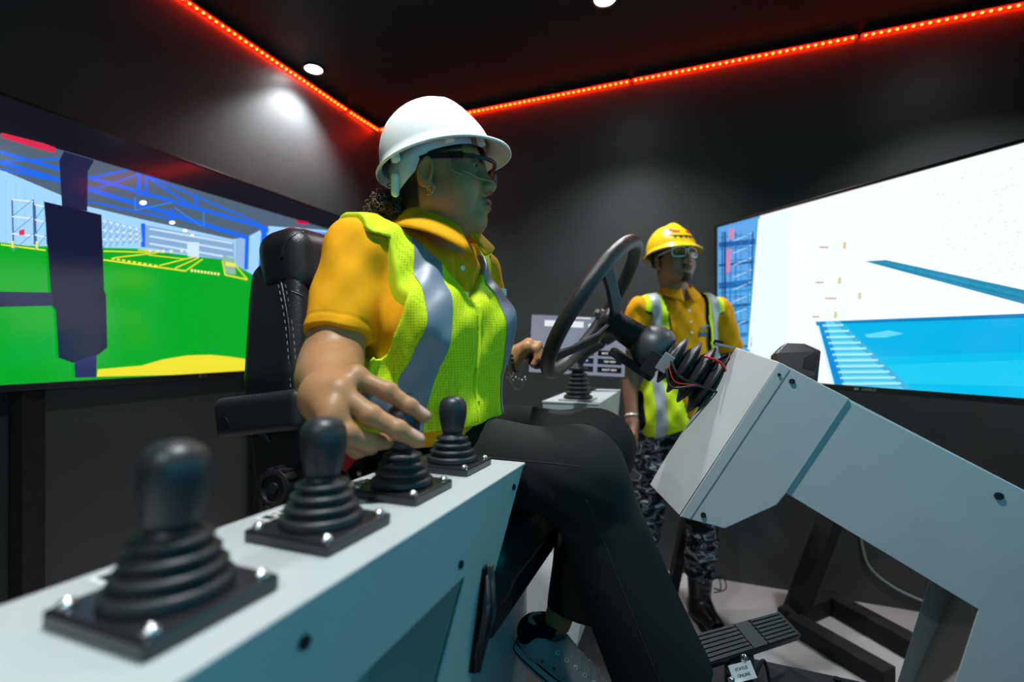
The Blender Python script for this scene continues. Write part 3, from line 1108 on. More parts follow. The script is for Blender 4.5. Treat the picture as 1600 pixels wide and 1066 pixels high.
# ---------------------------------------------------------------- touch monitor behind the wheel
def monitor():
    Y = 1.95
    tl, tr, br_, bl = at(829, 490, Y + .02), at(982, 496, Y - .02), at(977, 592, Y - .02), at(825, 583, Y + .02)
    ex = ((tr - tl) + (br_ - bl)).normalized()
    ey = ((tl - bl) + (tr - br_)); ey = (ey - ex * ey.dot(ex)).normalized()
    nz = ex.cross(ey)
    c = (tl + tr + br_ + bl) / 4
    W, H = (tr - tl).length, (tl - bl).length
    root = empty('touch_monitor', (c.x, c.y, 1.055), 'small touch monitor with view buttons behind the steering wheel', 'monitor')
    R = frame(ex, ey, nz)
    new_box('casing', c - nz * .016, (W / 2, H / 2, .015), R, M_BLK, root, bevel=.003)
    new_box('screen', c, (W / 2 - .005, H / 2 - .005, .002), R, emat('monitor_grey', (.20, .22, .28), .8), root)
    mk = emat('button_black', (.005, .005, .008), .5); mw = emat('button_text', (.75, .78, .8), .8)
    def g(u, v):
        return c + ex * ((u - .5) * W) + ey * ((.5 - v) * H) + nz * .0022
    def rect(name, u0, v0, u1, v1, m, par=root, o=0):
        bm = bmesh.new()
        add_prism(bm, [g(u0, v0) + nz * o, g(u1, v0) + nz * o, g(u1, v1) + nz * o, g(u0, v1) + nz * o], nz * .0003)
        return obj(name, bm, m, par)
    rect('title_field', .15, .10, .55, .20, mw); rect('title_field', .60, .13, .68, .2, mw); rect('header_line', .45, .03, .62, .05, mw)
    names = [('MOVE UP', 0, 0), ('ZOOM IN', 1, 0), ('MOVE DOWN', 2, 0), ('FRONT VIEW', 0, 1), ('REAR VIEW', 1, 1), ('TOP VIEW', 2, 1),
             ('CAB VIEW', 0, 2), ('LEFT VIEW', 1, 2), ('RIGHT VIEW', 2, 2)]
    for s, i, k in names:
        u0 = .14 + i * .285; v0 = .56 + k * .135
        b = rect('button', u0, v0, u0 + .245, v0 + .095, mk)
        text_obj('button_text', s, .0105, g(u0 + .1225, v0 + .048) + nz * .0006, ex, ey, mw, b, bold=.0002)
    p = c - nz * .03
    new_box('mount_plate', c - nz * .034, (.05, .05, .004), R, M_BLK, root)
    ft = V((c.x + .03, c.y + .045, 1.060))
    beam('stand_post', ft, c - nz * .04, .035, .03, root, M_BLK)
    new_box('stand_foot', ft, (.05, .05, .005), PR, M_BLK, root, bevel=.003)
monitor()

# ---------------------------------------------------------------- steering column
PB = V((.539, .95, 1.214))
U_ = (D2 * .866 - UP * .5).normalized()
W_ = (D2 * .5 + UP * .866).normalized()
def cw(a, b, n=0.0):
    """point a along the column, b below its top edge, n away from the camera side"""
    return PB + U_ * a - W_ * b + D1 * n
colm = empty('steering_column', V((.9, .95, PZ)), 'grey steel steering column with angled arm and boxed head', 'steering column')
inner = cw(.49, .222)
drop = lambda p, z: p + (UP * (z - p.z)) + D2 * (.24 * (z - p.z))
top_r = cw(.80, 0)
prof = [cw(.10, .004), top_r, drop(top_r, PZ), drop(inner, PZ), inner, cw(.10, .222)]
TH = .17
new_prism('side_plate', prof, D1 * .003, M_STEEL, colm, bevel=.001)
new_prism('side_plate', [p + D1 * (TH - .003) for p in prof], D1 * .003, M_STEEL, colm, bevel=.001)
new_prism('arm_body', [p + D1 * .003 for p in [cw(.10, .001), cw(.80, .001), cw(.60, .221), cw(.10, .221)]], D1 * (TH - .006), M_STEEL, colm, bevel=.001)
new_prism('leg_body', [p + D1 * .003 for p in [cw(.50, .06), cw(.78, .02), drop(cw(.78, .02), PZ), drop(cw(.493, .2), PZ)]], D1 * (TH - .006), M_STEEL_D, colm, bevel=.001)
# boxed head
hp = [cw(-.0, 0), cw(.137, 0), cw(.142, .222), cw(.140, .252), cw(.088, .352), cw(.004, .385)]
head = new_prism('head_cover', [p - D1 * .006 for p in hp], D1 * .36, M_STEEL, colm, bevel=.002)
seam = [cw(.022, .005, -.0065), cw(.0235, .005, -.0065), cw(.0245, .375, -.0065), cw(.023, .375, -.0065)]
new_prism('cover_seam', seam, D1 * -.0006, mat('seam_grey', (.18, .2, .2), .6), head)
pA = V((.535, 1.117, 1.241)); pC = pA - W_ * .40
dF = V((.42, .907, 0)).normalized()
bm = bmesh.new()
add_hull(bm, [cw(0, 0, -.006), cw(.002, .383, -.006), pA, pC, pA + dF * .20, pC + dF * .20, cw(.03, 0, .36), cw(.03, .38, .36), cw(.01, .0, .2), cw(.01, .38, .2)])
obj('front_cover', bm, M_STEEL, colm, bevel=.002)
for a, b in ((.038, .022), (.040, .352), (.012, .022)):
    new_cyl('screw', cw(a, b, -.006), cw(a, b, -.0095), .0055 if a > .02 else .003, M_BLK, colm, 10)
for a, b in ((.41, .030), (.44, .03)):
    if a < .42:
        new_cyl('screw', cw(a, b, 0), cw(a, b, -.004), .0065, M_BLK, colm, 10)
# small black dash switch box on the top of the head
dp = empty('dash_switch_box', cw(.02, -.01, .30), 'black angular switch box on top of the steering head', 'switch box')
dA = at(1212, 552, 1.26); dB = at(1228, 536, 1.27); dC = at(1258, 537, 1.24); dD = at(1283, 548, 1.20); dE = at(1276, 586, 1.19); dG = at(1215, 590, 1.24)
bm = bmesh.new()
back = D1 * .09 - UP * .01
add_hull(bm, [dA, dB, dC, dD, dE, dG, dA + back, dB + back, dC + back, dD + back, dE + back, dG + back, dE - UP * .05, dG - UP * .06, dG + back - UP * .06])
obj('housing', bm, M_BLK, dp, bevel=.003)
def quad_at(cs, off, name, m, par):
    bm = bmesh.new()
    ps = [V(p) for p in cs]
    n_ = (ps[1] - ps[0]).cross(ps[2] - ps[0]).normalized()
    if n_.y > 0: n_ = -n_
    add_prism(bm, [p + n_ * off for p in ps], n_ * .002)
    return obj(name, bm, m, par)
mix = lambda a, b, t: a + (b - a) * t
cen = (dC + dD + dE + dG) / 4
quad_at([mix(p, (dC + dD + dE + mix(dC, dG, .5)) / 4, .18) for p in (dC, dD, dE, mix(dC, dG, .72))], .001, 'switch_panel', mat('dark_gloss_plastic', (.012, .012, .014), .25), dp)

# ---- steering wheel and shaft
UC = (D2 * .835 - UP * .55).normalized()
WC = (D2 * .55 + UP * .835).normalized()
NC = -D1
Wc = at(926, 484, 1.30)
sw = empty('steering_wheel', Wc, 'black steering wheel with ridged hub, rubber bellows and spinner knob', 'steering wheel')
RW_ = .208
def wp(th, r=RW_, u=0):
    return Wc + (NC * math.cos(th) + WC * math.sin(th)) * r + UC * u
new_tube('rim', [wp(t) for t in np.linspace(0, 2 * math.pi, 73)[:-1]], .0195, mat('wheel_rim_grip', (.016, .018, .02), .38, bump=.35, bscale=900), sw, 20, True)
for a in (35, -52, 168):
    th = math.radians(a)
    tdir = (NC * -math.sin(th) + WC * math.cos(th))
    bm = bmesh.new()
    pts = [(.03, .065, .026, .006), (.07, .060, .022, .006), (.14, .03, .019, .006), (RW_ - .008, .0, .022, .008)]
    rings = []
    for r, u, hw, ht in pts:
        c = wp(th, r, u)
        rings.append([bm.verts.new(c + tdir * sx * hw + UC * sz * ht) for sx, sz in ((-1, -1), (1, -1), (1, 1), (-1, 1))])
    for i in range(3):
        for k in range(4):
            bm.faces.new((rings[i][k], rings[i][(k + 1) % 4], rings[i + 1][(k + 1) % 4], rings[i + 1][k]))
    bm.faces.new(rings[0]); bm.faces.new(rings[-1])
    obj('spoke', bm, M_BLK, sw, bevel=.003)
H0 = Wc + UC * .015
bm = bmesh.new(); add_lathe(bm, [(.0, -.004), (.009, -.003), (.011, .001), (.0115, .014)], H0 - UC * .004, UC, 6)
obj('hub_nut', bm, M_CHROME, sw)
bm = bmesh.new(); add_lathe(bm, [(.012, .006), (.016, .006), (.017, .014), (.024, .018), (.034, .026), (.036, .03), (.036, .043), (.032, .046)], H0, UC, 32)
obj('hub_cap', bm, M_KNOB, sw, smooth=True)
prof = []
nr = 14
for k in range(nr):
    r = .034 + .005 * k / nr; u = .044 + .0068 * k
    prof += [(r, u), (r, u + .0045), (r - .0012, u + .0053), (r - .0012, u + .006)]
bm = bmesh.new(); add_lathe(bm, prof, H0, UC, 36)
obj('ridged_sleeve', bm, M_RUB, sw, autosmooth=50)
bm = bmesh.new(); add_lathe(bm, [(.039, .13), (.045, .138), (.056, .155), (.062, .172), (.063, .19), (.058, .205), (.045, .214), (.03, .216)], H0, UC, 36)
obj('cone_cover', bm, mat('grey_black_cover', (.035, .042, .05), .42), sw, smooth=True)
bm = bmesh.new()
prof = [(.05, .215)]
for k in range(5):
    r = .060 + .007 * k; u = .226 + .034 * k
    prof += [(r - .020, u - .006), (r + .008, u + .006), (r + .011, u + .011), (r + .006, u + .014), (r - .018, u + .022)]
add_lathe(bm, prof + [(.06, .40)], H0, UC, 40)
obj('bellows', bm, mat('soft_black_bellows', (.014, .016, .019), .45), sw, smooth=True)
RB = frame(UC, NC, WC)
new_box('clamp_bracket', H0 + UC * .225 + NC * .062 - WC * .012, (.014, .010, .024), RB, mat('grey_bracket', (.22, .23, .25), .4), sw, bevel=.002)
new_box('clamp_block', H0 + UC * .20 + NC * .056 - WC * .03, (.018, .012, .030), RB, M_BLK, sw, bevel=.002)
new_box('lower_clamp', H0 + UC * .155 - WC * .066, (.065, .03, .011), RB, M_BLK, sw, bevel=.003)
new_box('switch_panel', H0 + UC * .315 + WC * .098 + NC * .02, (.022, .04, .003), frame((UC + WC * .35).normalized(), NC, (WC - UC * .35).normalized()), mat('grey_bracket', (.36, .38, .40), .4), sw, bevel=.001)
new_box('switch_slot', H0 + UC * .300 + WC * .098 + NC * .022, (.010, .03, .005), frame((UC + WC * .35).normalized(), NC, (WC - UC * .35).normalized()), M_BLKM, sw)
for k, (m_, r_) in enumerate(((M_BLK, .0038), (mat('red_wire', (.6, .02, .02), .4), .0013), (M_BLK, .003))):
    o_ = NC * (.072 + .008 * k)
    new_tube('cable', bez([H0 + UC * .235 + o_ - WC * .01 * k, H0 + UC * .27 + o_ * 1.18 - WC * (.02 + .015 * k), H0 + UC * .32 + o_ * 1.15 - WC * .012, H0 + UC * .385 + o_ * .9], 6), r_, m_, sw, 8)
new_tube('cable', bez([H0 + UC * .29 + NC * .075 + WC * .052, H0 + UC * .325 + NC * .075 + WC * .06, H0 + UC * .35 + NC * .07 + WC * .05], 6), .0030, mat('red_wire', (.6, .02, .02), .4), sw, 8)
kn = wp(math.radians(-88)) - UC * .02
bm = bmesh.new(); add_lathe(bm, [(.010, 0), (.012, .012), (.021, .022), (.024, .036), (.020, .050), (.010, .056), (.001, .057)], kn, -UC, 24)
obj('spinner_knob', bm, M_KNOB, sw, smooth=True)

# ---------------------------------------------------------------- pedals
pd = empty('foot_pedal', at(1165, 1030, 1.22) * 1.0, 'black ribbed accelerator pedal on a bracket beside the column', 'pedal')
pa, pb = at(1078, 1024, 1.12), at(1232, 978, 1.30)
px_ = (pb - pa).normalized()
py_ = (V((.55, -.65, -.42)) - px_ * V((.55, -.65, -.42)).dot(px_)).normalized()
pz_ = px_.cross(py_)
if pz_.z < 0: pz_ = -pz_; 
RP = frame(px_, pz_.cross(px_), pz_)
pc = (pa + pb) / 2
LP = (pb - pa).length / 2
new_box('tread', pc, (LP, .036, .012), RP, M_BLK, pd, bevel=.003)
yy = pz_.cross(px_)
for k in range(7):
    o_ = yy * (-.030 + .010 * k)
    for a, b in ((-.95, -.05), (.28, .93)):
        p = pc + px_ * LP * (a + b) / 2 + o_ + pz_ * .013
        new_box('rib', p, (LP * (b - a) / 2, .0028, .003), RP, M_RUB, pd)
new_box('centre_pad', pc + px_ * LP * .11 + pz_ * .013, (LP * .14, .033, .0025), RP, M_RUB, pd)
beam('hinge_arm', pc - pz_ * .01, V((pc.x - .02, pc.y - .06, PZ)), .05, .03, pd, M_BLK)
beam('bracket', V((pc.x - .02, pc.y - .09, PZ + .045)), V((pc.x + .07, pc.y - .13, PZ + .045)), .09, .05, pd, M_BLK)
lb = at(1160, 1050, 1.10)
new_box('sensor_body', lb - UP * .03 + V((0, .02, 0)), (.030, .022, .022), PR, M_BLK, pd, bevel=.004)
RL = frame(V((.96, .1, .16)).normalized(), V((-.05, .8, .6)).normalized(), V((.96, .1, .16)).normalized().cross(V((-.05, .8, .6)).normalized()).normalized())
new_box('label_sticker', lb, (.028, .018, .0012), RL, M_WHITE, pd)
for k, s in enumerate(('STATUS', 'ONLINE')):
    text_obj('label_print', s, .009, lb + RL @ V((0, .006 - .013 * k, .0016)), RL @ V((1, 0, 0)), RL @ V((0, 1, 0)), M_BLKM, pd)
for x, y in ((1163, 1028), (1143, 1063)):
    q = at(x, y, 1.09)
    bm = bmesh.new(); add_lathe(bm, [(.001, .010), (.006, .008), (.008, .002), (.008, -.01)], q, V((-.2, -.6, .7)), 12)
    obj('bolt', bm, M_CHROME, pd, smooth=True)
new_tube('cable', bez([lb + V((.03, .0, -.01)), lb + V((.055, .01, .02)), lb + V((.065, .0, -.03)), lb + V((.05, -.05, -.08))], 6), .004, M_BLK, pd, 8)

# ---------------------------------------------------------------- driver seat
seat_root = empty('driver_seat', V((-.24, 1.13, PZ)), 'black leather suspension driver seat with headrest and armrests', 'seat')
rec = math.radians(9)
SU = (UP * math.cos(rec) - D2 * math.sin(rec)).normalized()
SF = (D2 * math.cos(rec) + UP * math.sin(rec)).normalized()
RS = Rn(SF, D1, SU)
BC = V((-.425, 1.215, 1.185))
def f_back(P):
    q = (P - n3(BC)) @ RS
    # side bolsters stand forward of a recessed middle panel, narrowing upwards
    hw = .245 - .05 * np.clip(q[:, 2] / .25, 0, 1)
    y = np.abs(q[:, 1])
    thick = .052 + .030 * np.clip((y - .10) / .10, 0, 1)
    d = np.stack([np.abs(q[:, 0] + .01) - thick + .035, y - hw + .04, np.abs(q[:, 2]) - .28 + .05], 1)
    f = np.linalg.norm(np.maximum(d, 0), axis=1) + np.minimum(d.max(1), 0) - .038
    return f + .002 * np.sin(q[:, 2] * 60) * (y < .12)
sdf_obj('backrest', f_back, BC - V((.22, .32, .36)), BC + V((.22, .32, .36)), .008, M_LEATHER, seat_root)
HC = BC + SU * .245 + SF * .012
def f_head(P):
    q = (P - n3(HC)) @ RS
    a = sd_box(P, HC, (.070, .205, .085), RS, .05)
    return a + .25 * np.maximum(0, -q[:, 2] - .02) * 0
sdf_obj('headrest', f_head, HC - V((.16, .26, .14)), HC + V((.16, .26, .14)), .008, M_LEATHER, seat_root)
def hit(fn, px, py, y0=.6, y1=1.6):
    """where the sight line through a pixel meets the surface fn"""
    ys = np.linspace(y0, y1, 900)
    P = np.array([n3(at(px, py, y)) for y in ys], np.float32)
    v = fn(P)
    i = int(np.argmax(v < 0))
    return V(P[i])
seam_px = [(433, 412), (441, 450), (450, 500), (455, 550), (459, 600), (461, 640)]
new_tube('seam_piping', bez([hit(f_back, x, y) for x, y in seam_px], 4), .0030, M_LEATHER, seat_root, 6)
panel_px = [(452, 455), (470, 462), (488, 478), (500, 500), (512, 520)]
new_tube('seam_piping', bez([hit(f_back, x, y) for x, y in panel_px], 4), .0026, M_LEATHER, seat_root, 6)
new_tube('seam_piping', bez([hit(f_head, x, y) for x, y in ((441, 402), (444, 385), (455, 370), (475, 363))], 4), .0028, M_LEATHER, seat_root, 6)
for off in (-5, 6):
    bm = bmesh.new()
    path = bez([hit(f_back, x + off, y) for x, y in seam_px], 9)
    for i in range(0, len(path) - 1, 2):
        add_tube(bm, [path[i], path[i + 1]], .0012, 5)
    obj('stitching', bm, mat('grey_thread', (.20, .20, .21), .7), seat_root)
# seat cushion, pan and suspension box
SC = V((-.14, 1.09, .845)) - D2 * .015
RS0 = Rn(D2, D1, UP)
def f_seat(P):
    q = (P - n3(SC)) @ RS0
    return sd_box(P, SC, (.232, .245, .06), RS0, .045) - .012 * np.clip((np.abs(q[:, 1]) - .14) / .1, 0, 1)
sdf_obj('seat_cushion', f_seat, SC - V((.38, .38, .12)), SC + V((.38, .38, .12)), .010, M_LEATHER, seat_root)
new_box('seat_pan', SC - UP * .08, (.215, .225, .028), PR, M_BLK, seat_root, bevel=.01)
new_box('suspension_box', V((-.14, 1.09, PZ + .17)) - D2 * .068, (.185, .20, .17), PR, M_STEEL, seat_root, bevel=.006)
new_box('suspension_bellows', SC - UP * .125, (.15, .17, .03), PR, M_RUB, seat_root)
# armrest with its bracket
def armrest(side):
    c = V((-.52, 1.0, 1.105)) if side < 0 else V((-.52, 1.0, 1.105)) + D1 * .60
    ax = (D2 * .98 + UP * .13).normalized()
    az = (UP * .98 - D2 * .13).normalized()
    R = Rn(ax, D1, az)
    def f(P):
        q = (P - n3(c)) @ R
        base = sd_box(P, c, (.12, .036, .042), R, .018)
        cut = (q[:, 2] + .055 + .22 * np.minimum(0, q[:, 0] + .06))
        return smax(base, -cut, .01)
    o = sdf_obj('armrest', f, c - V((.2, .2, .1)), c + V((.32, .2, .14)), .005, M_RUB, seat_root)
    k = c - ax * .085 - D1 * .036 * (1 if side < 0 else -1) - az * .012
    new_cyl('pivot_cap', k, k - D1 * .003 * (1 if side < 0 else -1), .015, M_BLK, o, 20)
    b = c - ax * .02
    beam('armrest_bracket', b - az * .03, b - az * .12 + D1 * .05 * (-side), .07, .03, seat_root, M_BLK)
armrest(-1); armrest(1)
q = V((-.47, 1.04, .92))
def f_rec(P):
    return smin(sd_cone(P, q + V((-.03, 0, .06)), q + V((.06, -.02, -.06)), .05, .075), sd_cone(P, q + V((.05, -.02, -.05)), q + V((.10, -.02, -.06)), .05, .05), .03)
sdf_obj('recliner_housing', f_rec, q - V((.15, .15, .16)), q + V((.3, .13, .16)), .008, M_BLK, seat_root)
kc_ = at(432, 762, .90)
kd_ = V((-.25, -.95, .12)).normalized()
bm = bmesh.new()
add_lathe(bm, [(.036, -.02), (.038, .0), (.034, .010), (.026, .012), (.024, .006), (.012, .006), (.010, .012), (.001, .013)], kc_, kd_, 26)
obj('lumbar_knob', bm, M_BLK, seat_root, autosmooth=40)
kx_, ky_, _ = basis_from(kd_)
for k in range(12):
    a_ = 2 * math.pi * k / 12
    new_cyl('knob_rib', kc_ + (kx_ * math.cos(a_) + ky_ * math.sin(a_)) * .037 - kd_ * .014, kc_ + (kx_ * math.cos(a_) + ky_ * math.sin(a_)) * .036 + kd_ * .008, .0042, M_BLK, seat_root, 8)
bk = at(546, 710, .95)
new_box('belt_buckle', bk, (.020, .010, .030), frame(V((.75, 0, -.65)).normalized(), V((0, 1, 0)), V((.65, 0, .75)).normalized()), M_RED, seat_root, bevel=.004)
beam('belt_stalk', bk + V((-.005, .01, -.03)), bk + V((.04, .05, -.16)), .025, .008, seat_root, M_BLK)

# ================================================================ people
def head_sdf(q, female=True, nose=1.0, jawy=.047):
    """q in head axes: x to the face, y left, z up, origin between the ear canals"""
    ay = q.copy(); ay[:, 1] = np.abs(ay[:, 1])            # mirrored copy for paired parts
    d = sd_ell(q, (-.008, 0, .052), (.098, .076, .084))
    d = smin(d, sd_ell(q, (.034, 0, -.004), (.060, .060, .078)), .03)
    d = smin(d, sd_cone(ay, (.008, jawy, -.040), (.070, .012, -.078), .022, .020), .03)
    d = smin(d, sd_sph(q, (.078, 0, -.076), .020), .022)
    d = smin(d, sd_ell(q, (.04, 0, -.062), (.045, .042, .028)), .02)
    d = smin(d, sd_sph(ay, (.053, .037, -.020), .030), .035)
    d = smin(d, sd_cone(ay, (.086, .006, .043), (.072, .045, .042), .010, .009), .018)
    d = smax(d, -sd_ell(ay, (.099, .031, .022), (.020, .019, .014)), .016)
    d = smin(d, sd_cone(q, (.091, 0, .030), (.108, 0, -.006), .0085, .0105 * nose), .016)
    d = smin(d, sd_sph(q, (.1105, 0, -.010), .0108 * nose), .012)
    d = smin(d, sd_sph(ay, (.102, .0125 * nose, -.015), .0088 * nose), .007)
    d = smax(d, -sd_sph(ay, (.108, .0065, -.0235), .0042), .004)
    d = smin(d, sd_ell(q, (.090, 0, -.046), (.014, .026, .016)), .014)
    up = sd_ell(q, (.1015, 0, -.0415), (.0095, .0225, .0062))
    lo = sd_ell(q, (.0995, 0, -.0535), (.0098, .0195, .0075))
    d = smin(d, up, .005)
    d = smin(d, lo, .005)
    slit = sd_ell(q, (.109, 0, -.0472), (.013, .0235, .0016))
    d = smax(d, -slit, .002)
    # eyelids
    e = ay - n3((.0775, .0315, .024))
    sp = np.linalg.norm(e, axis=1) - .0142
    wid = np.clip(1 - (e[:, 1] / .0135) ** 2, .02, 1)
    op = np.maximum(e[:, 2] - .40 * np.maximum(e[:, 0], .004) * wid, -.30 * np.maximum(e[:, 0], .004) * wid - e[:, 2])
    d = smin(d, np.maximum(sp, -op), .003)
    d = np.maximum(d, -np.maximum(np.linalg.norm(e, axis=1) - .0122, op))
    # ears
    R = Rn(V((.95, .22, -.2)).normalized(), V((-.25, .96, .0)).normalized(), V((.19, .06, .98)).normalized())
    ear = sd_ell(ay, (-.004, .079, .006), (.0175, .0095, .031), R)
    ear = smax(ear, -sd_ell(ay, (.001, .089, .008), (.0095, .0085, .0195), R), .004)
    ear = smin(ear, sd_cone(ay, (-.008, .083, .022), (-.010, .083, -.004), .003, .003), .004)
    ear = smin(ear, sd_sph(ay, (.004, .077, -.022), .0085), .008)
    d = smin(d, ear, .006)
    return d

def head_cols(q, skin, lip, hair, brow, hairline):
    n = len(q)
    c = np.tile(np.array(skin, np.float32), (n, 1))
    ay = np.abs(q[:, 1])
    lipm = ((q[:, 0] > .090) & (ay < .0235) & (q[:, 2] < -.0355 - .06 * ay) & (q[:, 2] > -.0605 + .35 * ay * (ay > .008)))
    c[lipm] = lip
    # brows
    t = np.clip((ay - .014) / .034, 0, 1)
    zb = .0405 + .006 * np.sin(t * 2.4)
    bm_ = (q[:, 0] > .05) & (ay > .012) & (ay < .050) & (np.abs(q[:, 2] - zb) < .0040 - .0018 * t)
    c[bm_] = brow
    hd = hairline(q)
    w = np.clip(hd / .006 + .5, 0, 1)[:, None] * (ay < .079)[:, None]
    return c * (1 - w) + np.array(hair, np.float32) * w

def eye_mesh(H, R, side, gaze, parent):
    """eyeball with sclera, iris and pupil rings"""
    c = H + R @ V((.0775, .0315 * side, .024))
    g = (R @ V(gaze)).normalized()
    bm = bmesh.new()
    prof = []
    for k in range(13):
        a = math.pi * k / 12
        prof.append((.0127 * math.sin(a), .0127 * math.cos(a)))
    x, y, z = basis_from(g)
    add_lathe(bm, prof, c, g, 24, cap=False)
    for f in bm.faces:
        a = math.acos(max(-1, min(1, (f.calc_center_median() - c).normalized().dot(g))))
        f.material_index = 2 if a < .20 else (1 if a < .50 else 0)
    return obj('eye', bm, [mat('eye_white', (.62, .58, .54), .15), mat('iris_brown', (.05, .02, .008), .12), mat('pupil', (.003, .003, .003), .1)], parent, smooth=True)

def helmet(H, R, sc, m, parent, name='hard_hat', front=.024, ridge=.010):
    """hard hat in helmet axes (x front, z up); returns object and dome point function"""
    a, b, h = .120 * sc, .103 * sc, .118 * sc
    def dome(phi, t, off=0.0):
        st, ct = math.sin(t) ** .86, math.cos(t)
        fr = 1 - .13 * max(0, math.cos(phi)) * math.sin(2 * t) ** 1.2 if t < math.pi / 2 else 1
        p = V(((a + off) * st * math.cos(phi) * fr, (b + off) * st * math.sin(phi), (h + off) * ct ** .92 if ct > 0 else 0))
        p.z += ridge * math.exp(-(p.y / .024) ** 2) * min(1, st * 2.2) * (1 - st) * 2.2
        p.z += .004 * math.exp(-((abs(p.y) - .055) / .012) ** 2) * (1 - st)
        return H + R @ p
    bm = bmesh.new()
    N, K = 64, 18
    rings = []
    for i in range(1, K + 1):
        t = math.pi / 2 * i / K
        rings.append([bm.verts.new(dome(2 * math.pi * k / N, t)) for k in range(N)])
    for w in (.25, .6, 1.0, 1.0):
        rg = []
        for k in range(N):
            phi = 2 * math.pi * k / N
            bw = (.013 + front * max(0, math.cos(phi)) ** 1.6) * sc
            e = V((math.cos(phi) * a, math.sin(phi) * b, 0))
            n_ = V((math.cos(phi) / a, math.sin(phi) / b, 0)).normalized()
            p = e + n_ * bw * w
            p.z = -.010 * sc * w - .016 * sc * w * max(0, math.cos(phi)) ** 2 - (.005 if len(rings) == K + 3 else 0)
            rg.append(bm.verts.new(H + R @ p))
        rings.append(rg)
    top = bm.verts.new(dome(0, 0))
    for k in range(N):
        bm.faces.new((top, rings[0][k], rings[0][(k + 1) % N]))
    for i in range(len(rings) - 1):
        for k in range(N):
            bm.faces.new((rings[i][k], rings[i + 1][k], rings[i + 1][(k + 1) % N], rings[i][(k + 1) % N]))
    o = obj(name, bm, m, parent, smooth=True)
    s = o.modifiers.new('solidify', 'SOLIDIFY')
    s.thickness = .003
    s.offset = -1
    return o, dome

def band(H, R, a, b, z0, z1, phis, m, parent, name, wob=None, off=.002):
    """strip of an elliptic ring around the head"""
    bm = bmesh.new()
    prev = None
    for phi in phis:
        lo, hi = (z0, z1) if wob is None else wob(phi)
        p = [bm.verts.new(H + R @ V(((a) * math.cos(phi), (b) * math.sin(phi), z))) for z in (lo, hi)]
        if prev:
            bm.faces.new((prev[0], p[0], p[1], prev[1]))
        prev = p
    o = obj(name, bm, m, parent, smooth=True)
    s = o.modifiers.new('solidify', 'SOLIDIFY'); s.thickness = off; s.offset = 0
    return o

def finger(P, pts, r0, r1):
    n = len(pts)
    rs = [r0 + (r1 - r0) * i / (n - 1) for i in range(n)]
    d = sd_chain(P, pts, rs, .006)
    for i in range(1, n - 1):
        d = smin(d, sd_sph(P, pts[i], rs[i] * 1.06), .004)
    return d

def nail_cols(v, c, tips, col):
    for tip, back, upd, r in tips:
        ax = (tip - back).normalized()
        q = v - n3(tip + upd * r * .75 - ax * r * .05)
        al = q @ n3(ax); ul = q @ n3(upd); sl = np.linalg.norm(q - al[:, None] * n3(ax) - ul[:, None] * n3(upd), axis=1)
        c[(np.abs(al) < r * 1.05) & (sl < r * .62) & (ul > -r * .45)] = col

def relax(v, q, it=1):
    return v

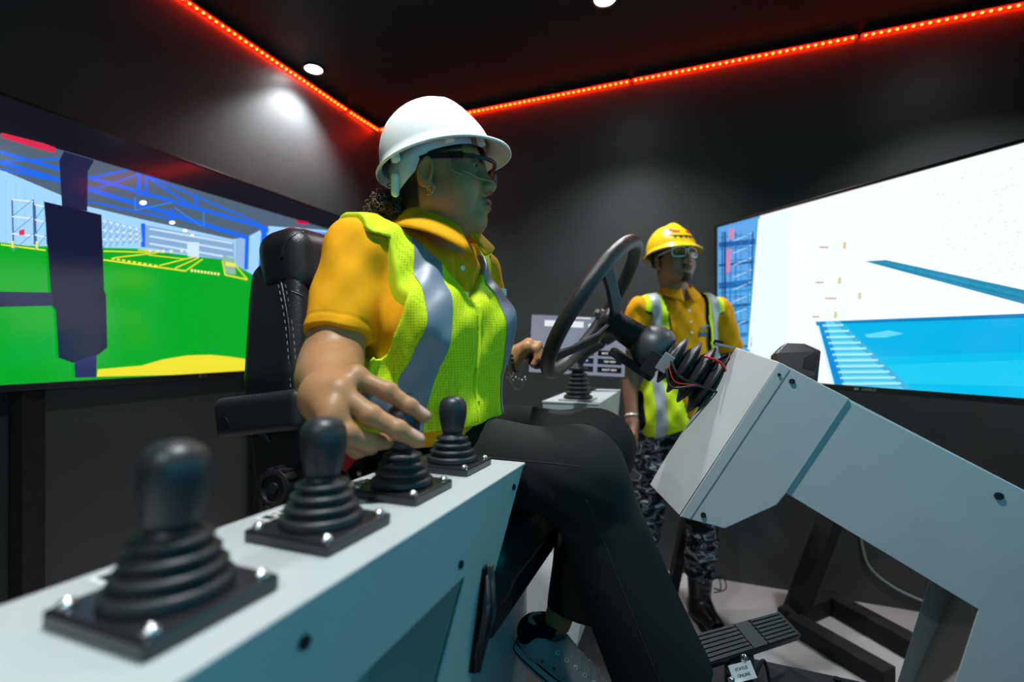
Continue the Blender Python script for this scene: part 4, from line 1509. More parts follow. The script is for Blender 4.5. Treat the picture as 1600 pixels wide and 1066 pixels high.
# ---------------------------------------------------------------- seated woman
def build_woman():
    SKIN = (.43, .21, .095); DARKER = (.36, .18, .09)
    root = empty('person', V((-.19, 1.1, PZ)), 'person seated in white hard hat, safety glasses, orange polo and lime vest', 'person')
    # head axes
    az, pit = math.radians(98), math.radians(3)
    f = V((math.sin(az) * math.cos(pit), math.cos(az) * math.cos(pit), math.sin(pit)))
    l = UP.cross(f).normalized(); u = f.cross(l)
    HR = frame(f, l, u); HN = Rn(f, l, u)
    H = V((-.155, 1.0, 1.583)); hs = 1.0
    CF = V((.755, -.656, 0)).normalized(); CL = V((.656, .755, 0)).normalized()
    CN = Rn(CF, CL, UP)
    CC = V((-.197, 1.05, 1.31))
    def ch(fw, lf, z):
        return V((CC.x, CC.y, 0)) + CF * fw + CL * lf + UP * z
    SHR = V((-.310, .930, 1.432)); SHL = V((-.085, 1.18, 1.425))
    ELR = V((-.322, .835, 1.205)); WRR = at(512, 622, .665)
    ELL = V((-.07, 1.36, 1.20)); WRL = V((-.005, 1.345, 1.205))
    nb = V((-.168, 1.022, 1.462))          # base of the neck
    # -- skin
    def f_headneck(P):
        q = ((P - n3(H)) @ HN) / hs
        d = head_sdf(q.astype(np.float32), True, .95, .050) * hs
        d = smin(d, sd_cone(P, H + HR @ V((-.028, 0, -.035)), nb, .054, .060), .028)
        d = smin(d, sd_ell(P, H + HR @ V((.03, 0, -.088)), (.045, .040, .030), HN), .03)       # soft chin
        d = smin(d, sd_cone(P, nb, nb - UP * .06 + CF * .01, .060, .064), .03)
        return d
    hv, hq = sdf_mesh(f_headneck, H - V((.16, .16, .22)), H + V((.17, .16, .17)), .0026)
    ql = ((hv - n3(H)) @ HN) / hs
    hcol = head_cols(ql, SKIN, (.27, .115, .095), (.035, .02, .014), (.06, .032, .02),
                     lambda q: np.maximum(np.minimum(q[:, 2] - .040 - .30 * np.maximum(q[:, 0] - .02, 0), .066 - q[:, 0]),
                                          np.minimum(-.026 - q[:, 0], q[:, 2] + .055)))
    # right arm and hand on the lever
    I = [at(556, 590, .668), at(606, 612, .664), at(640, 636, .664), at(663, 651, .668)]
    Mi = [at(530, 613, .640), at(580, 650, .628), at(622, 672, .630), at(652, 688, .640)]
    Rg = [at(520, 640, .620), at(543, 678, .612), at(577, 692, .630), at(604, 690, .655)]
    Pk = [at(518, 658, .612), at(530, 688, .618), at(558, 702, .640), at(580, 700, .660)]
    Tb = [at(535, 612, .690), at(568, 640, .712), at(600, 664, .715)]
    def f_armr(P):
        d = sd_cone(P, SHR, ELR, .056, .050)
        fa = sd_cone(P, ELR, mix(ELR, WRR, .35), .049, .047)
        fa = smin(fa, sd_cone(P, mix(ELR, WRR, .35), WRR, .046, .030), .03)
        d = smin(d, fa, .03)
        palm = smin(sd_cone(P, WRR, I[0], .030, .0175), sd_cone(P, WRR, Mi[0], .032, .0185), .016)
        palm = smin(palm, sd_cone(P, WRR, Rg[0], .031, .0180), .016)
        palm = smin(palm, sd_cone(P, WRR, Pk[0], .028, .0165), .016)
        palm = smin(palm, sd_cone(P, I[0], Mi[0], .0135, .014), .010)
        palm = smin(palm, sd_cone(P, Mi[0], Pk[0], .0135, .013), .010)
        palm = smin(palm, sd_cone(P, WRR + V((.01, .02, -.01)), Tb[0], .024, .017), .016)
        d = smin(d, palm, .022)
        fg = finger(P, I, .0140, .0098)
        fg = np.minimum(fg, finger(P, Mi, .0150, .0108))
        fg = np.minimum(fg, finger(P, Rg, .0145, .0110))
        fg = np.minimum(fg, finger(P, Pk, .0130, .0100))
        fg = np.minimum(fg, finger(P, Tb, .0145, .0100))
        return smin(d, fg, .007)
    lo = V([min(p[i] for p in (SHR, ELR, WRR, *I, *Mi, *Pk)) - .075 for i in range(3)])
    hi = V([max(p[i] for p in (SHR, ELR, WRR, *I, *Mi, *Tb)) + .075 for i in range(3)])
    av, aq = sdf_mesh(f_armr, lo, hi, .0024)
    acol = np.tile(np.array(SKIN, np.float32), (len(av), 1))
    nail_cols(av, acol, [(I[3], I[2], V((.1, -.35, .9)).normalized(), .0098), (Mi[3], Mi[2], V((.1, -.45, .85)).normalized(), .0108)], (.58, .36, .29))
    # left arm, fist around the spinner knob
    k0 = kn - UC * .036
    hx = (k0 - WRL).normalized()
    hu = (UP - hx * UP.dot(hx)).normalized()
    hs_ = hx.cross(hu)                      # away from / towards the camera
    if hs_.y > 0: hs_ = -hs_
    kn_c = k0 + V((-.008, -.01, .028))
    def fl(i):
        # i 0..3 index (far) to little finger (near); knuckle row over the knob, tips curling down the camera side
        s = hs_ * (-.028 + .0195 * i)
        k1 = kn_c + s - hx * (.012 + .004 * i) + hu * (.022 - .004 * i)
        k2 = k1 + hx * (.030 - .002 * i) + hu * -.004 + hs_ * .004
        k3 = k2 + hx * .006 - hu * .026
        k4 = k3 - hx * .010 - hu * .016
        return [k1, k2, k3, k4]
    FL = [fl(i) for i in range(4)]
    TL = [WRL + hx * .02 - hs_ * .02, kn_c - hs_ * .035 - hx * .01 - hu * .012, kn_c - hs_ * .02 + hx * .012 - hu * .022]
    def f_arml(P):
        d = sd_cone(P, SHL, ELL, .055, .046)
        d = smin(d, sd_cone(P, ELL, WRL, .044, .028), .03)
        palm = sd_cone(P, WRL, FL[0][0], .026, .014)
        for i in (1, 2, 3):
            palm = smin(palm, sd_cone(P, WRL, FL[i][0], .026, .0135), .016)
        palm = smin(palm, sd_cone(P, FL[0][0], FL[3][0], .0130, .0125), .010)
        d = smin(d, palm, .02)
        fg = None
        for i in range(4):
            e = finger(P, FL[i], .0105 - .0006 * i, .0080)
            fg = e if fg is None else np.minimum(fg, e)
        fg = np.minimum(fg, finger(P, TL, .014, .0098))
        return smin(d, fg, .006)
    allp = [SHL, ELL, WRL] + [p for x in FL for p in x] + TL
    lo = V([min(p[i] for p in allp) - .07 for i in range(3)]); hi = V([max(p[i] for p in allp) + .07 for i in range(3)])
    lv, lq = sdf_mesh(f_arml, lo, hi, .003)
    lcol = np.tile(np.array(SKIN, np.float32), (len(lv), 1))
    nail_cols(lv, lcol, [(FL[i][3], FL[i][2], (hs_ * .4 + hx * .8).normalized(), .0075) for i in range(4)], (.58, .36, .29))
    # torso and legs under the clothes, lower shins bare
    HPR, HPL = V((-.222, 1.068, 1.0)), V((-.165, 1.20, 1.005))
    KNR, KNL = at(905, 738, .94), at(935, 696, 1.20)
    ANR, ANL = at(1045, 1085, .96), at(872, 970, 1.12)
    def f_under(P):
        d = sd_ell(P, CC, (.10, .14, .17), CN)
        d = smin(d, sd_ell(P, V((-.19, 1.10, 1.08)), (.10, .12, .12), CN), .05)
        for a, b, c in ((HPR, KNR, ANR), (HPL, KNL, ANL)):
            d = smin(d, sd_cone(P, a, b, .075, .052), .03)
            d = smin(d, sd_cone(P, b, c, .050, .032), .02)
        return d
    uv, uq = sdf_mesh(f_under, V((-.42, .8, .42)), V((.42, 1.42, 1.55)), .010)
    ucol = np.tile(np.array(SKIN, np.float32), (len(uv), 1))
    me = np_mesh('body', [(hv, hq), (av, aq), (lv, lq), (uv, uq)], [hcol, acol, lcol, ucol])
    link_mesh('body', me, M_SKIN, root, smooth=True)
    for s in (-1, 1):
        eye_mesh(H, HR, s, (1, -.02, .06), root)
    # -- polo
    def torso(P, g=0.0):
        d = sd_ell(P, CC, (.120 + g, .158 + g, .20 + g), CN)
        for s in (-1, 1):
            d = smin(d, sd_ell(P, ch(.088, .070 * s + .004, 1.285), (.080 + g, .082 + g, .088 + g), CN), .05)
        d = smin(d, sd_ell(P, ch(.045, 0, 1.40), (.070 + g, .11 + g, .075 + g), CN), .04)
        d = smin(d, sd_ell(P, ch(.018, 0, 1.12), (.125 + g, .155 + g, .15 + g), CN), .07)
        d = smin(d, sd_cone(P, SHR + V((.02, .01, -.01)), SHL + V((-.02, -.01, -.01)), .056 + g, .056 + g), .05)
        for sh in (SHR, SHL):
            d = smin(d, sd_cone(P, nb + UP * .0 - CF * .02, sh, .048 + g, .048 + g), .035)
        return d
    AD = (ELR - SHR).normalized()
    HEM = SHR + AD * .185
    LD = (ELL - SHL).normalized()
    def wr(P, s=1.0):
        return s * (.0020 * np.sin(P[:, 2] * 46 + P[:, 0] * 70) * np.sin(P[:, 1] * 37 + 1.3) + .0014 * np.sin(P[:, 0] * 95 - P[:, 2] * 60 + 2))
    def f_polo(P):
        d = torso(P, 0)
        d = smax(d, -(P[:, 2] - 1.045), .01)
        sl = sd_cone(P, SHR - AD * .01, HEM + AD * .06, .059, .063)
        sl = smax(sl, (P - n3(HEM)) @ n3(AD), .006)
        band_ = np.abs((P - n3(HEM)) @ n3(AD) + .022)
        sl = sl + .0016 * np.exp(-(band_ / .0022) ** 2)
        d = smin(d, sl, .022)
        s2 = sd_cone(P, SHL, SHL + LD * .17, .060, .066)
        s2 = smax(s2, (P - n3(SHL + LD * .16)) @ n3(LD), .006)
        d = smin(d, s2, .02)
        neckhole = sd_cone(P, nb - UP * .05, nb + UP * .15, .060, .064)
        d = smax(d, -neckhole, .006)
        plk = np.abs((P - n3(ch(0, .004, 0))) @ n3(CL))
        pk = (np.abs(plk - .017) < .004) & ((P - n3(CC)) @ n3(CF) > .02)
        d = d + wr(P) + .0012 * pk
        return d
    polo = sdf_obj('polo_shirt', f_polo, V((-.46, .76, .97)), V((.12, 1.40, 1.56)), .0042, M_POLO, root)
    # collar: folded flaps either side of the opening
    def collar_pt(phi, t):
        # phi round the neck from front centre, t 0 at the top fold, 1 at the flap edge
        rx, ry = .066, .066
        c = nb + V((0, 0, .028)) + CF * (.004)
        r0 = V((math.cos(phi), math.sin(phi), 0))
        flare = .006 + .034 * t
        front = max(0, math.cos(phi))
        z = .040 - .030 * front ** 1.2 - t * (.042 + .030 * front ** 6)
        p = c + (CF * r0.x + CL * r0.y) * (rx + flare + .018 * front * t + .010 * front) + UP * z
        return p
    for s in (-1, 1):
        bm = bmesh.new(); prev = None
        for i in range(25):
            phi = s * (.14 + (math.pi - .14) * i / 24)
            row = [bm.verts.new(collar_pt(phi, -.25 if j == 0 else (j - 1) / 4)) for j in range(6)]
            if prev:
                for j in range(5):
                    bm.faces.new((prev[j], row[j], row[j + 1], prev[j + 1]))
            prev = row
        co = obj('collar', bm, M_POLO, polo, smooth=True)
        so = co.modifiers.new('solidify', 'SOLIDIFY'); so.thickness = .004
    def surf(fn, p, d, far=.30):
        """first point on the surface fn walking from p + d*far towards p"""
        d = V(d).normalized()
        ts = np.linspace(far, -far * .5, 400)
        P = n3(p)[None] + ts[:, None] * n3(d)[None]
        v = fn(P.astype(np.float32))
        i = int(np.argmax(v < 0))
        return p + d * float(ts[i])
    for z in (1.408, 1.352):
        b = surf(f_polo, ch(0, .006, z), CF)
        bm = bmesh.new(); add_lathe(bm, [(.0058, -.002), (.0062, .001), (.0045, .0022), (.003, .0014), (.0006, .0014)], b, CF, 16)
        obj('button', bm, M_WHITE, polo, smooth=True)
    # -- vest
    def f_vest(P):
        q = (P - n3(CC)) @ CN
        z = P[:, 2]
        d = smin(torso(P, .012), sd_cone(P, SHR - AD * .01, HEM, .070, .074), .022)
        d = d - .010 * np.clip((1.24 - z) / .15, 0, 1.4)
        d = d + wr(P, 1.3) + .004 * np.sin(q[:, 1] * 48 + z * 22) * np.clip((1.28 - z) / .12, 0, 1)
        d = smax(d, 1.085 - z + .05 * (q[:, 1] + .05), .004)
        # armholes
        for s, cz, hz, ff in ((-1, 1.340, .125, .035), (1, 1.345, .130, .02)):
            e = np.sqrt(((q[:, 0] - ff) / .092) ** 2 + ((z - cz) / hz) ** 2) - 1
            hole = np.maximum(e * .08, .138 - s * q[:, 1])
            d = smax(d, -hole, .004)
        d = smax(d, np.abs(q[:, 1]) - .178, .004)
        # neck and V opening
        vv = np.maximum(np.abs(q[:, 1] - .006) - np.maximum(.0, (z - 1.335)) * .80 - .0, -q[:, 0] - .02)
        vv = np.maximum(vv, 1.335 - z)
        d = smax(d, -vv * .85, .004)
        nh = sd_cone(P, nb - UP * .06 , nb + UP * .15, .080, .095)
        d = smax(d, -nh, .004)
        # closed front edge
        slit = np.maximum(np.abs(q[:, 1] - .006) - .0016, np.maximum(z - 1.34, -q[:, 0]))
        return smax(d, -slit, .002)
    vest = sdf_obj('safety_vest', f_vest, V((-.44, .76, 1.02)), V((.12, 1.36, 1.56)), .0040, M_VEST, root)
    def lpl(a, s, k=0.0):
        return (ch(0, a, 1.30), (CL - UP * k).normalized() * s)
    st1 = slab_part('reflective_stripe', vest, [lpl(-.073, 1, .15), lpl(-.122, -1, .15)], .0016, M_REFL, vest)
    st2 = slab_part('reflective_stripe', vest, [lpl(.122, 1, -.15), lpl(.073, -1, -.15)], .0016, M_REFL, vest)
    slab_part('reflective_stripe', vest, [(V((0, 0, 1.158)), UP), (V((0, 0, 1.105)), -UP), lpl(-.118, 1)], .0022, M_REFL, vest)
    b = surf(f_vest, ch(0, .086, 1.37), CF + CL * .4)
    new_box('buckle_loop', b + CF * .002, (.004, .020, .008), frame(CF, CL, UP), M_WHITE, vest, bevel=.001)
    # lighter binding on the cut edges
    n_ = len(vest.data.vertices)
    vc = np.empty(n_ * 3, np.float32); vest.data.vertices.foreach_get('co', vc); vc = vc.reshape(-1, 3)
    off_ = np.minimum(np.abs(torso(vc, .012)), 1)
    q_ = (vc - n3(CC)) @ CN; z_ = vc[:, 2]
    e_ = (np.sqrt(((q_[:, 0] - .035) / .092) ** 2 + ((z_ - 1.340) / .125) ** 2) - 1) * .08
    h1 = np.maximum(e_, .138 + q_[:, 1])
    v1 = np.maximum(np.maximum(np.abs(q_[:, 1] - .006) - np.maximum(0, z_ - 1.335) * .80, -q_[:, 0] - .02), 1.335 - z_)
    edge_ = (h1 < .009) | (v1 < .008) | (np.abs(q_[:, 1]) > .170)
    vest.data.materials.append(M_TRIM)
    lt = np.empty(len(vest.data.loops), np.int32); vest.data.loops.foreach_get('vertex_index', lt)
    if len(lt) == 4 * len(vest.data.polygons):
        vest.data.polygons.foreach_set('material_index', edge_[lt.reshape(-1, 4)].all(1).astype(np.int32))
    zp = [surf(f_vest, ch(0, .012, z), CF) for z in np.linspace(1.13, 1.33, 9)]
    new_tube('zipper', bez(zp, 3), .0035, M_TRIM, vest, 6)
    # -- trousers
    def f_trs(P):
        d = sd_ell(P, V((-.19, 1.14, .98)), (.165, .175, .110), Rn(D2, D1, UP))
        for a, b, c, kk in ((HPR, KNR, ANR, 1), (HPL, KNL, ANL, .9)):
            th = sd_cone(P, a, b, .100, .082)
            ax = (c - b).normalized()
            if kk < 1:
                c = at(902, 988, 1.11)
                ax = (c - b).normalized()
            shn = sd_cone(P, b, c, .082, .102 if kk == 1 else .076)
            lim = (P - n3(c - ax * .045)) @ n3(ax)
            shn = smax(shn, lim, .006)
            leg = smin(th, shn, .05)
            d = smin(d, leg, .03)
        d = d + .0045 * np.sin(P[:, 0] * 27 + P[:, 2] * 15 + P[:, 1] * 18) * np.sin(P[:, 2] * 9 - P[:, 0] * 11 + 1)
        # sharp creases behind the knee
        kq = P - n3(KNR)
        d = d + .003 * np.exp(-(np.linalg.norm(kq - n3((-.03, 0, -.06)), axis=1) / .09) ** 2) * np.sin(kq[:, 0] * 60 + kq[:, 2] * 110)
        return d
    tr = sdf_obj('trousers', f_trs, V((-.42, .80, .42)), V((.48, 1.42, 1.14)), .006, M_TROUS, root)
    thr = M_TROUS
    sm = []
    for t in np.linspace(.05, .95, 12):
        p = mix(KNR, ANR, t)
        sm.append(surf(f_trs, p, V((-.10, -1, -.04)), .16))
    new_tube('side_seam', bez(sm, 6), .0013, mat('dark_seam', (.017, .019, .019), .8), tr, 5)
    sm = []
    for t in np.linspace(.25, .98, 10):
        p = mix(HPR, KNR, t)
        sm.append(surf(f_trs, p, V((-.05, -.92, .35)), .16))
    new_tube('side_seam', bez(sm, 6), .0013, mat('dark_seam', (.017, .019, .019), .8), tr, 5)
    # -- shoes
    def shoe(heel, toe, label=None):
        x = (toe - heel).normalized(); L = (toe - heel).length
        y = UP.cross(x).normalized(); z = x.cross(y)
        R = frame(x, y, z); RNn = Rn(x, y, z)
        def lp(a, b, c): return heel + x * a + y * b + z * c
        def width(a):
            t = a / L
            return .031 + .013 * math.sin(min(1, t * 1.25) * math.pi * .62) - .022 * max(0, (t - .82) / .18) ** 2
        def f(P):
            d = sd_cone(P, lp(.04, 0, .045), lp(.035, 0, .085), .035, .032)
            d = smin(d, sd_cone(P, lp(.06, 0, .045), lp(L - .055, 0, .032), .038, .030), .03)
            d = smin(d, sd_cone(P, lp(.10, 0, .075), lp(.17, 0, .045), .028, .026), .025)
            d = smax(d, .028 - (P - n3(heel)) @ n3(z), .003)
            opn = sd_ell(P, lp(.055, 0, .112), (.046, .027, .045), RNn)
            return smax(d, -opn, .004)
        sh = sdf_obj('shoe', f, heel - V((.12, .12, .12)) , V([max(heel[i], toe[i]) for i in range(3)]) + V((.1, .12, .14)), .004, M_CANVAS, root)
        out = []
        for k in range(28):
            t = 2 * math.pi * k / 28
            a = L / 2 + (L / 2) * math.cos(t)
            out.append((a, width(max(.01, min(L - .005, a))) * (1 if math.sin(t) > 0 else -1) * min(1, abs(math.sin(t)) ** .45)))
        bm = bmesh.new()
        add_prism(bm, [lp(a, b, 0) for a, b in out], z * .031)
        so = obj('sole', bm, M_SOLE, sh, bevel=.003)
        for zz in (.010, .029):
            new_tube('sole_stripe', [lp(a - .0, b * 1.012, zz) for a, b in out], .0022, M_BLK, sh, 6, True)
        for i in range(5):
            for s in (-1, 1):
                a = .098 + .024 * i
                p = surf(f, lp(a, 0, .055 - .003 * i), (y * s + z * (.75)), .08)
                nn = (y * s + z * .75).normalized()
                X, Y_, _ = basis_from(nn)
                new_tube('eyelet', [p + (X * math.cos(t) + Y_ * math.sin(t)) * .0042 + nn * .001 for t in np.linspace(0, 2 * math.pi, 11)[:-1]], .0014, M_SILVER, sh, 5, True)
            a = .098 + .024 * i
            p1 = surf(f, lp(a, 0, .055 - .003 * i), (y + z * .75), .08); p2 = surf(f, lp(a + .012, 0, .055 - .003 * i), (-y + z * .75), .08)
            mid = surf(f, lp(a + .006, 0, .05), z, .09)
            new_tube('lace', bez([p1 + z * .002, mid + z * .004, p2 + z * .002], 5), .0018, M_CANVAS, sh, 6)
        for a in (.055, .085):
            p = surf(f, lp(a + .02, 0, .045), -y, .08)
            new_cyl('vent_eyelet', p - y * -.001, p - y * .0025, .0042, M_SILVER, sh, 10)
        return sh
    heel = at(802, 1012, 1.15)
    shoe(heel, heel + (D2 * 1.0 - UP * .42).normalized() * .265)
    hr = V((ANR.x, ANR.y, PZ)) + V((-.05, .02, .002))
    shoe(hr, hr + (D2 * 1.0).normalized() * .265)
    # ankle sock
    def f_sock(P):
        return np.maximum(sd_cone(P, ANL + V((0, .0, .02)), heel + D2 * .05 + UP * .05, .036, .038), (P - n3(ANL + V((0, 0, .0)))) @ n3(UP))
    sdf_obj('sock', f_sock, ANL - V((.14, .14, .16)), ANL + V((.12, .12, .08)), .005, M_BLKM, root)
    # -- helmet
    tilt = math.radians(11)
    hf = (f * math.cos(tilt) + u * math.sin(tilt)); hu_ = (u * math.cos(tilt) - f * math.sin(tilt))
    R2 = frame(hf, l, hu_)
    HH = H + u * .060 - f * .002
    hat, dome = helmet(HH, R2, 1.0, M_HELM_W, root)
    hr_ = lambda phi: (-.055 + .030 * max(0, math.cos(phi)) , .010)
    def hb(phi):
        c_ = math.cos(phi)
        lo_ = -.012 - .052 * max(0, -c_) ** .8 - .006 * (1 - abs(c_))
        hi_ = .022 - .030 * max(0, -c_ - .1)
        return lo_ + (-.010 if c_ < -.2 else 0), hi_
    band(HH, R2, .106, .0835, 0, 0, np.linspace(.55, 2 * math.pi - .55, 44), M_BAND, hat, 'headband', hb)
    band(HH, R2, .106, .0835, -.014, .020, np.linspace(-.62, .62, 16), M_PAD, hat, 'brow_pad', None, .004)
    kc = HH + R2 @ V((-.112, 0, -.062))
    bm = bmesh.new(); add_lathe(bm, [(.0, .014), (.016, .013), (.021, .008), (.022, 0), (.022, -.006)], kc, R2 @ V((-1, 0, 0)), 20)
    obj('ratchet_knob', bm, M_WHITE, hat, smooth=True)
    nape = [HH + R2 @ V((-.085, s * .058, -.055)) for s in (-1, 1)]
    def f_tab(P):
        return sd_cone(P, HH + R2 @ V((-.078, -.066, -.040)), HH + R2 @ V((-.086, -.064, -.070)), .0085, .0085)
    sdf_obj('nape_tab', f_tab, HH - V((.2, .14, .16)), HH + V((.1, .1, .06)), .004, M_HELM_W, hat)
    for phi in (-1.1, -2.2, 1.1, 2.2, -.35):
        p = HH + R2 @ V((.110 * math.cos(phi), .094 * math.sin(phi), -.006))
        new_box('strap_clip', p, (.006, .009, .009), frame(R2 @ V((math.cos(phi), math.sin(phi), 0)), R2 @ V((-math.sin(phi), math.cos(phi), 0)), hu_), M_WHITE, hat, bevel=.002)
    # -- hair puff at the nape
    bm = bmesh.new()
    hc = H + HR @ V((-.098, 0, -.045))
    for k in range(620):
        d0 = V(rng.normal(size=3)); d0.normalize()
        if d0.dot(f) > .55: d0 = d0 - f * 1.2; d0.normalize()
        p = hc + HR @ V((d0.dot(f) * .050, d0.dot(l) * .058, d0.dot(UP) * .040)) * rng.uniform(.55, 1.0)
        ax = (d0 + V(rng.normal(size=3)) * .7).normalized()
        X, Y_, _ = basis_from(ax)
        rr = rng.uniform(.0028, .0055); L = rng.uniform(.012, .026); tw = rng.uniform(1.5, 2.6)
        ph = rng.uniform(0, 6)
        pts = [p + ax * (L * i / 10) + (X * math.cos(ph + tw * 2 * math.pi * i / 10) + Y_ * math.sin(ph + tw * 2 * math.pi * i / 10)) * rr for i in range(11)]
        add_tube(bm, pts, .0011, 3)
    bmesh.ops.create_icosphere(bm, subdivisions=3, radius=.034, matrix=Matrix.Translation(hc))
    obj('hair', bm, M_HAIRW, root, smooth=True)
    # -- safety glasses
    gl = empty('safety_glasses', (0, 0, 0))
    gl.parent = root; gl.matrix_parent_inverse = root_matrix(root).inverted()
    def gp(x, y, z): return H + HR @ V((x, y, z))
    def kid(o):
        o.matrix_parent_inverse = Matrix.Identity(4); return o
    top = [gp(.122 - 10.5 * y * y, y, .038 - .04 * abs(y)) for y in np.linspace(-.070, .070, 25)]
    kid(new_tube('brow_bar', top, .0042, M_BLK, gl, 8))
    for s in (-1, 1):
        tp = [gp(.071, s * .0705, .035), gp(.048, s * .0755, .035), gp(.01, s * .0815, .035), gp(-.012, s * .083, .030)]
        bm = bmesh.new()
        pp = bez(tp, 5)
        for i in range(len(pp) - 1):
            hh = .0062 if i < 6 else .0050
            d_ = pp[i + 1] - pp[i]
            add_box(bm, (pp[i] + pp[i + 1]) / 2, (d_.length / 2 + .0005, .0018, hh), frame(d_.normalized(), HR @ V((0, 1, 0)), d_.normalized().cross(HR @ V((0, 1, 0))).normalized()))
        kid(obj('temple', bm, M_BLKM, gl))
    bm = bmesh.new(); rows = []
    for y in np.linspace(-.070, .070, 25):
        x = .122 - 10.5 * y * y
        dz = .042 * (1 - .55 * max(0, 1 - abs(y) / .016) ** 1.0) * (1 - .25 * max(0, (abs(y) - .05) / .018))
        rows.append([bm.verts.new(gp(x + .001 * t, y, .036 - .04 * abs(y) - dz * t)) for t in np.linspace(0, 1, 7)])
    for i in range(24):
        for j in range(6):
            bm.faces.new((rows[i][j], rows[i + 1][j], rows[i + 1][j + 1], rows[i][j + 1]))
    ln = kid(obj('lens', bm, M_LENS, gl, smooth=True))
    edge = [gp(.122 - 10.5 * y * y + .001, y, .036 - .04 * abs(y) - .042 * (1 - .55 * max(0, 1 - abs(y) / .016)) * (1 - .25 * max(0, (abs(y) - .05) / .018))) for y in np.linspace(-.070, .070, 41)]
    kid(new_tube('lens_edge', edge, .0010, mat('lens_edge', (.30, .33, .33), .2), gl, 5))
    for s in (-1, 1):
        bm = bmesh.new()
        a = [(.070, .0715, .033), (.046, .0765, .030), (.046, .0765, .006), (.068, .0725, -.006)]
        bm.faces.new([bm.verts.new(gp(x, y * s, z)) for x, y, z in a])
        kid(obj('side_shield', bm, M_LENS, gl))
        kid(new_tube('shield_edge', [gp(x, y * s, z) for x, y, z in a[1:]], .0009, mat('lens_edge', (.45, .5, .5), .2), gl, 5))
    # earring
    ec = H + HR @ V((.004, -.084, -.034))
    new_tube('earring', [ec + (f * math.cos(t) * .0055 + u * math.sin(t) * .0085) for t in np.linspace(0, 2 * math.pi, 17)[:-1]], .0013, M_GOLD, root, 6, True)
    # bracelets on the left wrist
    wx = (WRL - ELL).normalized()
    wc = WRL + wx * .002
    X, Y_, _ = basis_from(wx)
    bm = bmesh.new()
    for k in range(18):
        t = 2 * math.pi * k / 18
        bmesh.ops.create_icosphere(bm, subdivisions=1, radius=.0055, matrix=Matrix.Translation(wc + wx * .012 + (X * math.cos(t) + Y_ * math.sin(t)) * .034))
    obj('bead_bracelet', bm, M_BLK, root, smooth=True)
    chn = []
    for k in range(30):
        t = 2 * math.pi * k / 30
        p = wc + (X * math.cos(t) + Y_ * math.sin(t)) * .036
        chn.append(p + UP * (-.012 if p.z < wc.z else 0))
    new_tube('chain_bracelet', chn, .0016, M_SILVER, root, 5, True)
    bm = bmesh.new()
    lowp = wc - UP * .048 - V((0, .015, 0))
    for k in range(7):
        p = lowp + D2 * (-.012 + .009 * k) - UP * (.004 * (k % 3))
        bmesh.ops.create_icosphere(bm, subdivisions=1, radius=.0042, matrix=Matrix.Translation(p))
    add_tube(bm, bez([lowp + D2 * -.012, lowp + D2 * .02 - UP * .035, lowp + D2 * .045 - UP * .005], 8), .0012, 5)
    obj('charms', bm, M_SILVER, root, smooth=True)
    return root
build_woman()

